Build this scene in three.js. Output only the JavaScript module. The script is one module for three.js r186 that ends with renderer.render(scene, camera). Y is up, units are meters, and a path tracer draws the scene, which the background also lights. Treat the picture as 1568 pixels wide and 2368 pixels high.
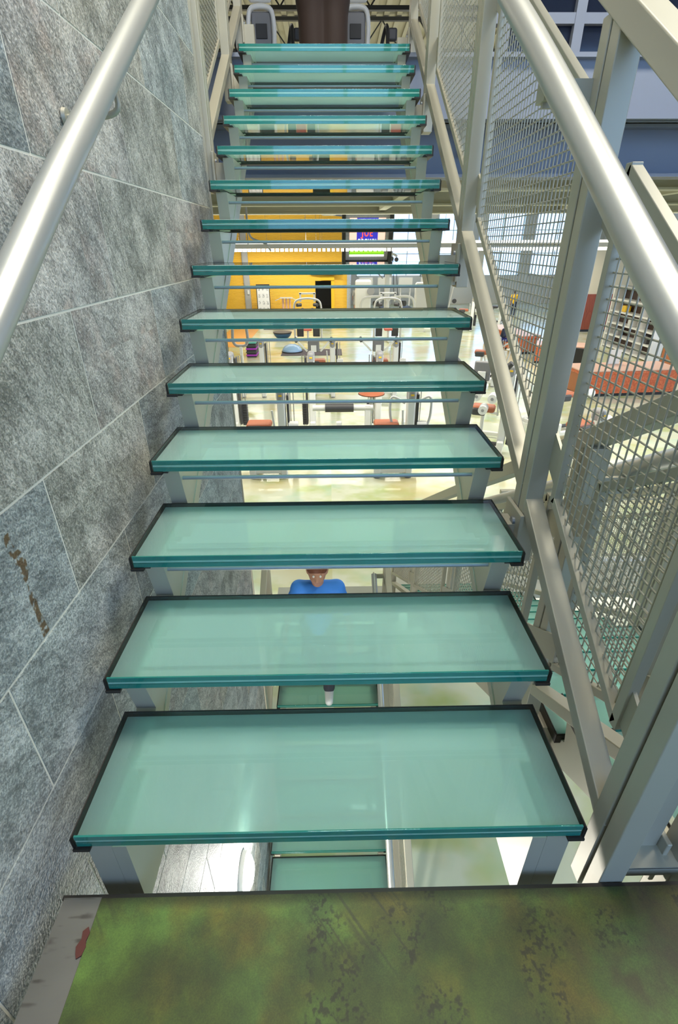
import * as THREE from 'three';
import { RoundedBoxGeometry } from 'three/addons/geometries/RoundedBoxGeometry.js';
import { mergeGeometries } from 'three/addons/utils/BufferGeometryUtils.js';
import { MarchingCubes } from 'three/addons/objects/MarchingCubes.js';
import { RectAreaLightUniformsLib } from 'three/addons/lights/RectAreaLightUniformsLib.js';

// ------------------------------------------------------------------ camera, sky, lights, exposure
RectAreaLightUniformsLib.init();
const scene = new THREE.Scene();
const camera = new THREE.PerspectiveCamera(2 * Math.atan(1184 / 1131.9) * 180 / Math.PI, 1568 / 2368, 0.05, 200);
camera.position.set(0.0122, 1.2105, 0.5236);
camera.rotation.order = 'YXZ';
camera.rotation.set(-0.5013, -0.0158, -0.005);
const renderer = new THREE.WebGLRenderer({ antialias: true });
renderer.toneMapping = THREE.LinearToneMapping;
renderer.toneMappingExposure = 1.0;
renderer.shadowMap.enabled = true;
scene.background = new THREE.Color().setRGB(0.36, 0.58, 1.0);
scene.backgroundIntensity = 4.3;
const LAMP_TINT = new THREE.Color().setRGB(1.0, 0.955, 0.83);
const GYM_LAMP = 56, STAIR_LAMP = 34, SOFFIT_LAMP = 10;

// ------------------------------------------------------------------ key dimensions (metres)
const RISE = 0.16276, RUN = 0.26285, TREAD_D = 0.30, TREAD_W = 1.0446, Z1 = -0.0367, GLASS_T = 0.036;
const FLOOR = -4.069, MID = -2.4414, TOP = 14 * RISE, ROOF = 5.5;
const WALL_X = -0.6134, WALL_END = -2.53, TILE_H = 0.3048, TILE_W = 0.606;
const nose = (z) => RISE + (Z1 - z) * RISE / RUN;           // y of the nosing line over z, in a flight's own axes

// ------------------------------------------------------------------ helpers
let seed = 7;
const rnd = () => { seed = (seed * 1664525 + 1013904223) >>> 0; return seed / 4294967296; };
const hash = (x, y, s) => { let n = Math.imul(x, 374761393) + Math.imul(y, 668265263) + Math.imul(s, 1442695041); n = Math.imul(n ^ (n >>> 13), 1274126177); return ((n ^ (n >>> 16)) >>> 0) / 4294967296; };
const sm = (t) => t * t * (3 - 2 * t);
function vnoise(x, y, s) {
  const i = Math.floor(x), j = Math.floor(y), u = sm(x - i), v = sm(y - j);
  return (hash(i, j, s) * (1 - u) + hash(i + 1, j, s) * u) * (1 - v) + (hash(i, j + 1, s) * (1 - u) + hash(i + 1, j + 1, s) * u) * v;
}
function fbm(x, y, s, o = 4) { let a = 0.5, r = 0, t = 0; for (let k = 0; k < o; k++) { r += a * vnoise(x, y, s + k * 17); t += a; x *= 2.03; y *= 2.03; a *= 0.55; } return r / t; }
const cl = (x, a = 0, b = 1) => Math.min(b, Math.max(a, x));
const mixc = (a, b, t) => [a[0] + (b[0] - a[0]) * t, a[1] + (b[1] - a[1]) * t, a[2] + (b[2] - a[2]) * t];
function tex(w, h, fn, srgb = true) {                         // fn(u, v) -> [r, g, b] in 0..255
  const d = new Uint8Array(w * h * 4);
  for (let j = 0; j < h; j++) for (let i = 0; i < w; i++) { const c = fn(i / w, j / h), k = 4 * (j * w + i); d[k] = cl(c[0], 0, 255); d[k + 1] = cl(c[1], 0, 255); d[k + 2] = cl(c[2], 0, 255); d[k + 3] = 255; }
  const t = new THREE.DataTexture(d, w, h); t.wrapS = t.wrapT = THREE.RepeatWrapping; t.magFilter = THREE.LinearFilter; t.minFilter = THREE.LinearMipmapLinearFilter; t.generateMipmaps = true;
  if (srgb) t.colorSpace = THREE.SRGBColorSpace;
  t.needsUpdate = true; return t;
}
const lin = (r, g, b) => new THREE.Color().setRGB(r, g, b);
const std = (r, g, b, rough = 0.5, metal = 0, extra = {}) => new THREE.MeshStandardMaterial({ color: lin(r, g, b), roughness: rough, metalness: metal, ...extra });
const phys = (o) => new THREE.MeshPhysicalMaterial(o);

function bx(w, h, d, x = 0, y = 0, z = 0, r = 0) {             // box, rounded when r > 0
  const g = r > 0 ? new RoundedBoxGeometry(w, h, d, 2, Math.min(r, w / 2.02, h / 2.02, d / 2.02)) : new THREE.BoxGeometry(w, h, d);
  g.translate(x, y, z); return g;
}
const Y = new THREE.Vector3(0, 1, 0);
function rod(a, b, r0, r1 = r0, n = 12, open = false) {        // cylinder from a to b
  const A = new THREE.Vector3(...a), Bv = new THREE.Vector3(...b), d = Bv.clone().sub(A), L = d.length();
  const g = new THREE.CylinderGeometry(r1, r0, L, n, 1, open); g.translate(0, L / 2, 0);
  g.applyQuaternion(new THREE.Quaternion().setFromUnitVectors(Y, d.divideScalar(L))); g.translate(...a); return g;
}
function bar(a, b, w, h, r = 0) {                              // rectangular bar from a to b lying in a plane x = const: w across x, h across the bar
  const A = new THREE.Vector3(...a), Bv = new THREE.Vector3(...b), d = Bv.clone().sub(A), L = d.length(); d.divideScalar(L);
  const side = Math.abs(d.x) > 0.9 ? new THREE.Vector3(0, 0, 1) : new THREE.Vector3(1, 0, 0);
  const up = new THREE.Vector3().crossVectors(d, side).normalize(); side.crossVectors(up, d);
  const g = bx(w, h, L, 0, 0, 0, r); g.applyMatrix4(new THREE.Matrix4().makeBasis(side, up, d).setPosition(A.add(Bv).multiplyScalar(0.5))); return g;
}
function tube(pts, r, n = 40, m = 10, closed = false, tension = 0.0) {
  const c = new THREE.CatmullRomCurve3(pts.map((p) => new THREE.Vector3(...p)), closed, 'centripetal', tension); return new THREE.TubeGeometry(c, n, r, m, closed);
}
function lathe(p, n = 24) { return new THREE.LatheGeometry(p.map(([x, y]) => new THREE.Vector2(x, y)), n); }
function prism(poly, x0, x1) {                                 // polygon of [z, y] pulled from x0 to x1
  const s = new THREE.Shape(poly.map(([z, y]) => new THREE.Vector2(z, y))), g = new THREE.ExtrudeGeometry(s, { depth: x1 - x0, bevelEnabled: false });
  g.applyMatrix4(new THREE.Matrix4().makeBasis(new THREE.Vector3(0, 0, 1), new THREE.Vector3(0, 1, 0), new THREE.Vector3(-1, 0, 0))); g.translate(x1, 0, 0); return g;
}
function metric(g, s = 1, ou = 0, ov = 0) {                    // uv in metres by the main direction of each face
  if (g.index) g = g.toNonIndexed();
  const p = g.attributes.position, n = g.attributes.normal, uv = new Float32Array(p.count * 2);
  for (let i = 0; i < p.count; i++) {
    const ax = Math.abs(n.getX(i)), ay = Math.abs(n.getY(i)), az = Math.abs(n.getZ(i));
    const [u, v] = ay >= ax && ay >= az ? [p.getX(i), -p.getZ(i)] : ax >= az ? [p.getZ(i), p.getY(i)] : [p.getX(i), p.getY(i)];
    uv[2 * i] = u * s + ou; uv[2 * i + 1] = v * s + ov;
  }
  g.setAttribute('uv', new THREE.BufferAttribute(uv, 2)); return g;
}
function join(gs) {
  if (!Array.isArray(gs)) return gs;
  if (gs.length === 1) return gs[0];
  return mergeGeometries(gs.map((g) => { const o = g.index ? g.toNonIndexed() : g; for (const k of Object.keys(o.attributes)) if (!['position', 'normal', 'uv'].includes(k)) o.deleteAttribute(k); o.clearGroups?.(); return o; }));
}
const used = {};
const numbered = (n) => { const k = used[n] = (used[n] ?? -1) + 1; return k ? `${n}_${String(k).padStart(3, '0')}` : n; };
function mesh(name, gs, mat, parent = scene) {
  const o = new THREE.Mesh(join(gs), mat); o.castShadow = o.receiveShadow = true; o.name = parent === scene ? numbered(name) : name; parent.add(o); return o;
}
function part(name, parent, pos) { const o = new THREE.Group(); o.name = name; if (pos) o.position.set(...pos); parent.add(o); return o; }
function tag(o, label, category, group) { o.userData.label = label; o.userData.category = category; if (group) o.userData.group = group; return o; }
function thing(name, label, category, pos = [0, 0, 0], turn = 0, group) { const o = new THREE.Group(); o.name = numbered(name); o.position.set(...pos); o.rotation.y = turn; scene.add(o); return tag(o, label, category, group); }
function struct(name, gs, mat, label, category) { const o = mesh(name, gs, mat); o.userData.kind = 'structure'; return tag(o, label, category); }
function structGroup(name, label, category) { const o = thing(name, label, category); o.userData.kind = 'structure'; return o; }
const stuff = (o) => { o.userData.kind = 'stuff'; return o; };

// ------------------------------------------------------------------ materials
const M = {
  steel: std(0.44, 0.41, 0.315, 0.42, 0.2),                  // painted steel of the stairs and railings
  darkSteel: std(0.035, 0.03, 0.026, 0.5, 0.3),
  pipe: std(0.5, 0.5, 0.46, 0.38, 0.6),
  bolt: std(0.3, 0.32, 0.34, 0.4, 0.6),
  black: std(0.012, 0.012, 0.013, 0.5),
  gasket: std(0.02, 0.016, 0.013, 0.6),
  beam: std(0.21, 0.23, 0.28, 0.55),
  beige: std(0.52, 0.5, 0.38, 0.7),
  soffit: std(0.55, 0.53, 0.43, 0.8),
  white: std(0.78, 0.78, 0.76, 0.35),
  offwhite: std(0.62, 0.62, 0.6, 0.4),
  grey: std(0.3, 0.3, 0.31, 0.45),
  midgrey: std(0.18, 0.18, 0.19, 0.45),
  charcoal: std(0.05, 0.05, 0.055, 0.5),
  chrome: std(0.6, 0.6, 0.6, 0.2, 0.9),
  orange: std(0.4, 0.12, 0.055, 0.5),
  red: std(0.62, 0.14, 0.1, 0.5),
  yellow: std(0.86, 0.51, 0.05, 0.42),
  yellowTrim: std(0.8, 0.5, 0.02, 0.5),
  wood: std(0.36, 0.12, 0.045, 0.45),
  salmon: std(0.66, 0.4, 0.3, 0.4),
  cream: std(0.72, 0.63, 0.46, 0.8),
  whiteWall: std(0.74, 0.74, 0.72, 0.85),
  column: std(0.42, 0.42, 0.43, 0.6),
  brown: std(0.05, 0.025, 0.018, 0.6),
  blue: std(0.02, 0.09, 0.2, 0.4),
  paleBlue: std(0.3, 0.48, 0.72, 0.3),
  mat: std(0.1, 0.085, 0.1, 0.9),
  purple: std(0.32, 0.03, 0.4, 0.5),
  teal: std(0.1, 0.42, 0.36, 0.5),
  pane: phys({ color: lin(0.95, 0.98, 1), roughness: 0.02, transmission: 1, thickness: 0 }),
  darkPane: std(0.01, 0.014, 0.03, 0.08),
};
// glass of the treads: a clear pane above and below, a frosted sheet between them, the cut edges
M.frost = phys({ color: lin(0.7, 0.9, 0.87), roughness: 0.66, transmission: 0.91, thickness: 0 });
M.clear = phys({ color: lin(0.93, 0.985, 0.97), roughness: 0.03, transmission: 1, thickness: 0 });
M.edge = phys({ color: lin(0.025, 0.31, 0.26), roughness: 0.14, transmission: 0.35, thickness: 0 });
M.edgeLine = phys({ color: lin(0.45, 0.75, 0.66), roughness: 0.3, transmission: 0.4, thickness: 0 });

// slate-like tiles: four variants of colour and grain
const slate = [0, 1, 2, 3, 4].map((k0) => {
  const s = k0 === 4 ? 3 : k0, tint = [[[116, 123, 121], [200, 204, 199]], [[118, 119, 110], [204, 201, 190]], [[126, 125, 119], [214, 210, 201]], [[110, 117, 117], [190, 195, 191]]][s];
  const ang = [0.5, 1.1, 0.75, 0.2][s], c = Math.cos(ang), n = Math.sin(ang);
  const hgt = (u, v) => { const x = u * 2, y = v, a = x * c + y * n, b = -x * n + y * c; return 0.3 * fbm(a * 26, b * 60, s * 31 + 1, 3) + 0.7 * fbm(x * 90, y * 90, s * 31 + 5, 3); };
  const map = tex(768, 384, (u, v) => {
    const x = u * 2, y = v, big = fbm(x * 3 + s * 9, y * 3, s * 31 + 9, 4), h = hgt(u, v), fine = hash(Math.floor(u * 768), Math.floor(v * 384), s);
    const a = x * c + y * n, b = -x * n + y * c, vein = Math.pow(1 - Math.abs(2 * fbm(a * 2.2, b * 7, s * 31 + 13, 4) - 1), 9);
    let col = mixc(tint[0], tint[1], cl((h - 0.5) * 2.3 + 0.48 + (big - 0.5) * 1.0)); const k = 1 - 0.2 * vein + (fine - 0.5) * 0.3;
    if (s === 2) col = mixc(col, [186, 160, 146], cl((fbm(x * 4, y * 4, 77, 3) - 0.55) * 3) * 0.45);
    if (k0 === 4) { const st = cl((0.024 * vnoise(v * 9, 3, 91) + 0.004 - Math.abs(u - 0.262 - 0.03 * (vnoise(v * 5, 7, 93) - 0.5))) * 220) * cl((fbm(x * 30, y * 30, 95, 2) - 0.3) * 5) * (v > 0.02 && v < 0.86 ? 1 : 0); col = mixc(col, [92, 68, 40], st * 0.85); }
    return [col[0] * k, col[1] * k, col[2] * k];
  });
  const bump = tex(512, 256, (u, v) => { const h = 255 * hgt(u, v); return [h, h, h]; }, false);
  return new THREE.MeshStandardMaterial({ map, bumpMap: bump, bumpScale: 0.0025, roughness: 0.62 });
});
M.grout = std(0.72, 0.7, 0.6, 0.9);
// green stained concrete of the landing
const stain = (u, v, s) => fbm(u * 3.2, v * 3.2, s, 5);
M.landing = new THREE.MeshStandardMaterial({ roughness: 0.6, map: tex(1536, 768, (u, v) => {
  const x = u * 2.2, z = v * 1.1, a = stain(x * 1.3, z * 1.3, 3), b = stain(x * 2 + 7, z * 2, 11), d = fbm(x * 16, z * 16, 23, 4), f = hash(Math.floor(u * 1536), Math.floor(v * 768), 5);
  let c = mixc([60, 74, 20], [84, 114, 46], cl((a - 0.4) * 3)); c = mixc(c, [98, 84, 20], cl((b - 0.47) * 3.6) * 0.8); c = mixc(c, [44, 106, 72], cl((fbm(x * 2.6 + 3, z * 2.6, 41, 3) - 0.58) * 5) * 0.7);
  const edge = cl(1 - z / 0.02 + (d - 0.5) * 1.6) * 0.5; c = mixc(c, [44, 40, 26], edge);
  const corner = cl(1.1 - Math.hypot((x - 1.29) / 0.24, (z - 0.09) / 0.11) + (d - 0.5) * 2.4); c = mixc(c, [50, 42, 26], corner * 0.8);
  const spots = cl((fbm(x * 150, z * 150, 61, 3) - 0.55) * 9) * cl((fbm(x * 11, z * 11, 67, 3) - 0.58) * 7) * (x > 0.55 ? 1 : 0.2); c = mixc(c, [30, 28, 16], spots * 0.6);
  const w = (x * 0.8 - z * 0.62), scr = cl((vnoise(w * 190, (x * 0.62 + z * 0.8) * 9, 71) - 0.66) * 5) * cl((fbm(x * 3 + 1, z * 3, 73, 2) - 0.45) * 5) * (x < 0.75 ? 1 : 0.25); c = mixc(c, [48, 48, 28], scr * 0.6);
  const k = 0.97 + (d - 0.5) * 0.6 + (f - 0.5) * 0.2; return [c[0] * k, c[1] * k, c[2] * k];
}) });
M.landing.map.wrapS = M.landing.map.wrapT = THREE.ClampToEdgeWrapping;
M.strip = new THREE.MeshStandardMaterial({ roughness: 0.5, map: tex(128, 768, (u, v) => {
  const d = fbm(u * 5, v * 9, 5, 4), sp = cl((fbm(u * 20, v * 60, 9, 3) - 0.72) * 10); let c = mixc([112, 110, 102], [92, 90, 83], d); c = mixc(c, [60, 56, 50], sp * 0.8); return c;
}) });
M.rust = std(0.1, 0.03, 0.022, 0.9);
// pale stained and polished concrete of the gym
M.gymFloor = new THREE.MeshStandardMaterial({ roughness: 0.17, map: tex(1024, 1024, (u, v) => {
  const a = fbm(u * 22, v * 34, 101, 4), b = fbm(u * 9 + 4, v * 14, 103, 4), g = fbm(u * 40, v * 40, 109, 3); let c = mixc([208, 212, 190], [178, 190, 132], cl((a - 0.46) * 3)); c = mixc(c, [186, 164, 104], cl((b - 0.52) * 4) * 0.5); c = mixc(c, [176, 204, 184], cl((g - 0.55) * 4) * 0.5); return c;
}) });
M.burl = new THREE.MeshStandardMaterial({ roughness: 0.4, map: tex(256, 256, (u, v) => { const a = fbm(u * 20, v * 20, 201, 4), b = fbm(u * 60, v * 60, 205, 2); return mixc([176, 80, 42], [224, 130, 84], cl((a - 0.3) * 1.6 + (b - 0.5) * 0.5)); }) });
M.panelWood = new THREE.MeshStandardMaterial({ roughness: 0.45, map: tex(256, 256, (u, v) => mixc([120, 52, 26], [170, 86, 48], fbm(u * 30, v * 3, 211, 4))) });

// ------------------------------------------------------------------ the hall: floor, walls, roof, windows
const HX0 = -13, HX1 = 26, HZ0 = -52, HZ1 = 4.6;
struct('floor', metric(bx(HX1 - HX0 + 0.6, 0.3, HZ1 - HZ0 + 0.6, (HX0 + HX1) / 2, FLOOR - 0.15, (HZ0 + HZ1) / 2), 0.06), M.gymFloor, 'pale green and yellow stained polished concrete floor of the gym', 'floor');
{
  const roof = structGroup('ceiling', 'dark ribbed steel deck on open web joists above the upper floor', 'ceiling');
  const deckMat = std(0.3, 0.28, 0.2, 0.6), joistMat = std(0.03, 0.03, 0.027, 0.6);
  mesh('deck', bx(HX1 - HX0 + 0.6, 0.25, HZ1 - HZ0 + 0.6, (HX0 + HX1) / 2, ROOF + 0.125, (HZ0 + HZ1) / 2), deckMat, roof);
  const ribMat = deckMat, rib = bx(0.11, 0.06, 26, 0, 0, 0);
  for (let k = 0; k < 48; k++) { const r = mesh('deck_rib', rib, ribMat, roof); r.position.set(-6 + k * 0.27, ROOF - 0.03, -14); }
  for (let k = 0; k < 8; k++) {
    const z = -7 - k * 2.2, g = [bx(16, 0.06, 0.08, 0, ROOF - 0.11, z), bx(16, 0.06, 0.08, 0, ROOF - 0.62, z)];
    for (let i = 0; i < 40; i++) g.push(rod([-8 + i * 0.4, ROOF - (i % 2 ? 0.12 : 0.6), z], [-7.6 + i * 0.4, ROOF - (i % 2 ? 0.6 : 0.12), z], 0.014, 0.014, 6));
    mesh('joist', g, joistMat, roof);
  }
}
function wallZ(name, label, z, t, openings, mat) {             // a wall across x at z with openings [x0, x1, y0, y1] side by side
  const g = []; let x = HX0; const W = (x0, x1, y0, y1) => { if (x1 - x0 > 1e-3 && y1 - y0 > 1e-3) g.push(bx(x1 - x0, y1 - y0, t, (x0 + x1) / 2, (y0 + y1) / 2, z)); };
  for (const [a, b, c, d] of openings) { W(x, a, FLOOR, ROOF); W(a, b, FLOOR, c); W(a, b, d, ROOF); x = b; } W(x, HX1, FLOOR, ROOF);
  return struct(name, g, mat, label, 'wall');
}
let windowCount = 0;
function windowZ(label, z, x0, x1, y0, y1, nx, ny) {           // frame, mullions and panes
  const o = structGroup(`window_${++windowCount}`, label, 'window'), f = 0.09, w = x1 - x0, h = y1 - y0, cx = (x0 + x1) / 2, cy = (y0 + y1) / 2;
  mesh('frame', [bx(w, f, 0.14, cx, y0 + f / 2, z), bx(w, f, 0.14, cx, y1 - f / 2, z), bx(f, h, 0.14, x0 + f / 2, cy, z), bx(f, h, 0.14, x1 - f / 2, cy, z)], M.white, o);
  for (let i = 1; i < nx; i++) mesh('mullion', bx(0.07, h, 0.12, x0 + w * i / nx, cy, z), M.white, o);
  for (let j = 1; j < ny; j++) mesh('transom', bx(w, 0.07, 0.11, cx, y0 + h * j / ny, z), M.white, o);
  for (let i = 0; i < nx; i++) for (let j = 0; j < ny; j++) mesh('pane', bx(w / nx - 0.07, h / ny - 0.07, 0.012, x0 + w * (i + 0.5) / nx, y0 + h * (j + 0.5) / ny, z), M.pane, o);
}
const farWin = [[2.6, 5.4, -1.6, 4.2], [6.0, 8.9, -1.6, 4.2], [10.2, 13.2, -1.6, 4.2], [14.4, 18.4, -1.6, 4.2], [19.4, 23.8, -1.6, 4.2]];
wallZ('wall_far', 'white far wall of the hall between tall bright windows', HZ0 - 0.15, 0.3, farWin, M.whiteWall);
farWin.forEach((w, i) => windowZ(['tall bright window just right of the yellow curved wall', 'tall bright window behind the hanging screen', 'tall bright window seen right of the stringer', 'tall bright window behind the middle mesh panel', 'wide bright window at the right end of the far wall'][i], HZ0 - 0.12, ...w, 2, 3));
wallZ('wall_back', 'white wall behind the landing with a wide window front', HZ1 + 0.15, 0.3, [[-4, 9, 1.3, 4.9]], M.whiteWall);
windowZ('wide window front behind the landing, out of view', HZ1 + 0.12, -4, 9, 1.3, 4.9, 6, 2);
struct('wall_hall', bx(0.3, ROOF - FLOOR, HZ1 - HZ0, HX0 - 0.15, (ROOF + FLOOR) / 2, (HZ0 + HZ1) / 2), M.whiteWall, 'white long side wall of the hall, beyond the tiled wall', 'wall');
{
  const z0 = -26, z1 = 1.5, y0 = -3.2, y1 = 4.6, x = HX1 + 0.15, cy = (ROOF + FLOOR) / 2, H = ROOF - FLOOR;
  struct('wall_right', [bx(0.3, H, z0 - HZ0, x, cy, (HZ0 + z0) / 2), bx(0.3, H, HZ1 - z1, x, cy, (HZ1 + z1) / 2), bx(0.3, y0 - FLOOR, z1 - z0, x, (y0 + FLOOR) / 2, (z0 + z1) / 2), bx(0.3, ROOF - y1, z1 - z0, x, (y1 + ROOF) / 2, (z0 + z1) / 2)], M.whiteWall, 'white right side wall of the hall with a long window', 'wall');
  const o = structGroup(`window_${++windowCount}`, 'long window in the right side wall, out of view', 'window'), n = 10, w = (z1 - z0) / n;
  const fr = [bx(0.14, 0.1, z1 - z0, x, y0 + 0.05, (z0 + z1) / 2), bx(0.14, 0.1, z1 - z0, x, y1 - 0.05, (z0 + z1) / 2)]; for (let i = 0; i <= n; i++) fr.push(bx(0.14, y1 - y0, 0.1, x, (y0 + y1) / 2, z0 + w * i)); mesh('frame', fr, M.white, o);
  for (let i = 0; i < n; i++) mesh('pane', bx(0.012, y1 - y0 - 0.2, w - 0.1, x, (y0 + y1) / 2, z0 + w * (i + 0.5)), M.pane, o);
}

// ------------------------------------------------------------------ tiled wall beside the stairs
{
  const wall = structGroup('wall_left', 'grey slate tiled wall in running bond along the left of the stairs', 'wall');
  const z1 = 1.6, yTop = 4.6, th = 0.3;
  mesh('backing', bx(th, yTop - FLOOR, z1 - WALL_END, WALL_X + 0.0008 - th / 2, (yTop + FLOOR) / 2, (z1 + WALL_END) / 2), M.grout, wall);
  const y0 = 0.159 - 14 * TILE_H, geoCache = {}, gap = 0.006;
  const tile = (w, h, v) => { const k = `${w.toFixed(3)} ${h.toFixed(3)} ${v}`; return geoCache[k] ??= (() => { const g = bx(0.008, h - gap, w - gap, 0, 0, 0).toNonIndexed(), p = g.attributes.position, uv = g.attributes.uv; for (let i = 0; i < p.count; i++) uv.setXY(i, (p.getZ(i) / TILE_W + 0.5) + (v % 3) * 0.37, p.getY(i) / TILE_H + 0.5 + (v > 2 ? 0.4 : 0)); return g; })(); };
  for (let r = 0; r < 29; r++) {
    const a = Math.max(FLOOR, y0 + r * TILE_H), b = Math.min(yTop, y0 + (r + 1) * TILE_H); if (b - a < 0.02) continue;
    const off = -0.1465 - (r % 2 ? TILE_W / 2 : 0);
    for (let c = -5; c < 6; c++) {
      const s0 = Math.max(WALL_END, off + (c - 1) * TILE_W), s1 = Math.min(z1, off + c * TILE_W); if (s1 - s0 < 0.02) continue;
      let v = Math.floor(rnd() * 4); const known = { '14 0': 0, '15 1': 4, '16 0': 1, '16 -1': 2, '15 0': 1 }[`${r} ${c}`]; if (known !== undefined) v = known;
      const t = mesh('tile', tile(s1 - s0, b - a, v === 4 ? 0 : Math.floor(rnd() * 6)), slate[v], wall); t.position.set(WALL_X - 0.002, (a + b) / 2, (s0 + s1) / 2);
    }
  }
  mesh('end_plate', bx(0.34, yTop - FLOOR, 0.012, WALL_X - 0.16, (yTop + FLOOR) / 2, WALL_END - 0.008), M.steel, wall);
}

// ------------------------------------------------------------------ landing in front
{
  const l = structGroup('floor_landing', 'green stained concrete landing with a grey steel strip along the tiled wall', 'landing');
  const g = bx(2.9, 0.11, 1.55, -0.485 + 1.45, -0.055, 0.775).toNonIndexed(), p = g.attributes.position, uv = g.attributes.uv;
  for (let i = 0; i < p.count; i++) uv.setXY(i, (p.getX(i) + 0.6) / 2.2, p.getZ(i) / 1.1);
  mesh('slab', g, M.landing, l);
  mesh('edge_strip', metric(bx(0.079, 0.112, 1.55, -0.5255, -0.058, 0.772), 1), M.strip, l);
  mesh('edge_beam', [bx(3.0, 0.14, 0.008, 0.93, -0.074, -0.005)], M.darkSteel, l);
  mesh('under_plate', bx(3.0, 0.02, 1.55, 0.935, -0.125, 0.775), M.steel, l);
  const shp = new THREE.Shape([[0, 0], [0.012, 0.008], [0.016, 0.03], [0.01, 0.045], [0.014, 0.066], [0.004, 0.082], [-0.008, 0.07], [-0.004, 0.05], [-0.012, 0.03], [-0.006, 0.012]].map(([a, b]) => new THREE.Vector2(a, b)));
  const rg = new THREE.ExtrudeGeometry(shp, { depth: 0.003, bevelEnabled: false }); rg.rotateX(-Math.PI / 2); rg.scale(0.7, 1, 0.62); rg.translate(-0.494, -0.0015, 0.1); mesh('rust_patch', rg, M.rust, l).userData.label = 'red brown rust patch';
}

// ------------------------------------------------------------------ stairs
const gl = {                                                    // shared geometries of one tread, origin at the middle of its front top edge
  clear: bx(TREAD_W, GLASS_T, TREAD_D, 0, -GLASS_T / 2, -TREAD_D / 2, 0.002),
  frost: bx(TREAD_W - 0.012, 0.003, TREAD_D - 0.012, 0, -0.0105, -TREAD_D / 2),
  edge: [bx(TREAD_W - 0.006, 0.0125, 0.004, 0, -0.0075, -0.0025), bx(TREAD_W - 0.006, 0.0125, 0.004, 0, -0.0285, -0.0025)],
  line: bx(TREAD_W - 0.006, 0.0055, 0.0035, 0, -0.0178, -0.003),
};
gl.frame = join([-1, 1].flatMap((s) => [bx(0.002, 0.04, TREAD_D + 0.006, s * (TREAD_W / 2 + 0.0036), -0.024, -TREAD_D / 2), bx(0.046, 0.005, TREAD_D - 0.01, s * (TREAD_W / 2 - 0.019), -0.0415, -TREAD_D / 2 - 0.003)]).concat([bx(TREAD_W + 0.009, 0.04, 0.002, 0, -0.024, -TREAD_D - 0.0036), bx(TREAD_W, 0.005, 0.036, 0, -0.0415, -TREAD_D + 0.015)]));
gl.gasket = join([-1, 1].flatMap((s) => [bx(0.0024, 0.038, TREAD_D + 0.003, s * (TREAD_W / 2 + 0.0014), -0.0185, -TREAD_D / 2), bx(0.034, 0.007, 0.012, s * (TREAD_W / 2 - 0.012), -0.04, 0.0)]).concat([bx(TREAD_W + 0.005, 0.038, 0.0024, 0, -0.0185, -TREAD_D - 0.0014)]));
gl.edge = join(gl.edge);
gl.rod = rod([-0.49, 0, 0], [0.49, 0, 0], 0.0062, 0.0062, 10);

function staircase(label, pos, turn, n0, n1) {
  const st = thing('glass_staircase', label, 'staircase', pos, turn), d = 0.34, zt = (n) => Z1 - (n - 1) * RUN;
  for (const s of [-1, 1]) {                                   // fabricated box stringers with a saw-tooth top
    const top = []; const base = n0 === 1 ? -0.14 : (n0 - 1) * RISE;
    top.push([zt(n0) - 0.005, base], [zt(n0) - 0.005, n0 * RISE - 0.044]);
    for (let n = n0; n <= n1; n++) { const y = n * RISE - 0.044; if (n > n0) top.push([zt(n) - 0.03, y]); top.push([zt(n) - 0.275, y]); if (n < n1) top.push([zt(n) - 0.325, y + 0.03]); }
    const zEnd = zt(n1) - 0.30; top.push([zEnd, n1 * RISE - 0.044], [zEnd, nose(zEnd) - d]);
    const zLow = zt(n0) - 0.005 - Math.max(0, (base - (nose(zt(n0) - 0.005) - d))) / (RISE / RUN); top.push([zLow, base]);
    const x0 = s > 0 ? 0.455 : -0.505; mesh('stringer', prism(top, x0, x0 + 0.05), M.steel, st); if (n0 === 1) mesh('end_block', bx(0.03, 0.25, 0.16, s * 0.4395, -0.01, zt(1) - 0.085), M.steel, st);
    mesh('seam_strip', bar([s * 0.454, nose(zt(n0)) - 0.2, zt(n0) - 0.17], [s * 0.454, nose(zEnd) - 0.2, zEnd], 0.003, 0.008), M.steel, st);
  }
  for (let n = n0; n <= n1; n++) {
    const t = part('tread', st, [0, n * RISE, zt(n)]);
    mesh('clear_glass', gl.clear, M.clear, t); mesh('frosted_layer', gl.frost, M.frost, t); mesh('cut_edge', gl.edge, M.edge, t); mesh('interlayer_line', gl.line, M.edgeLine, t);
    mesh('steel_tray', gl.frame, M.darkSteel, t); mesh('sealant', gl.gasket, M.gasket, t);
    if (n > n0) mesh('riser_rod', gl.rod, M.bolt, st).position.set(0, n * RISE - 0.083, zt(n) - 0.06);
  }
  return st;
}
staircase('flight of fourteen frosted glass treads rising from the green landing', [0, 0, 0], 0, 1, 14);
staircase('glass flight going down to the right behind the near mesh railing', [1.327, MID, -4.104], Math.PI, 1, 15);
staircase('lowest glass flight, seen below through the near treads', [-0.055, -4.883, 0], 0, 6, 14);

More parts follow.
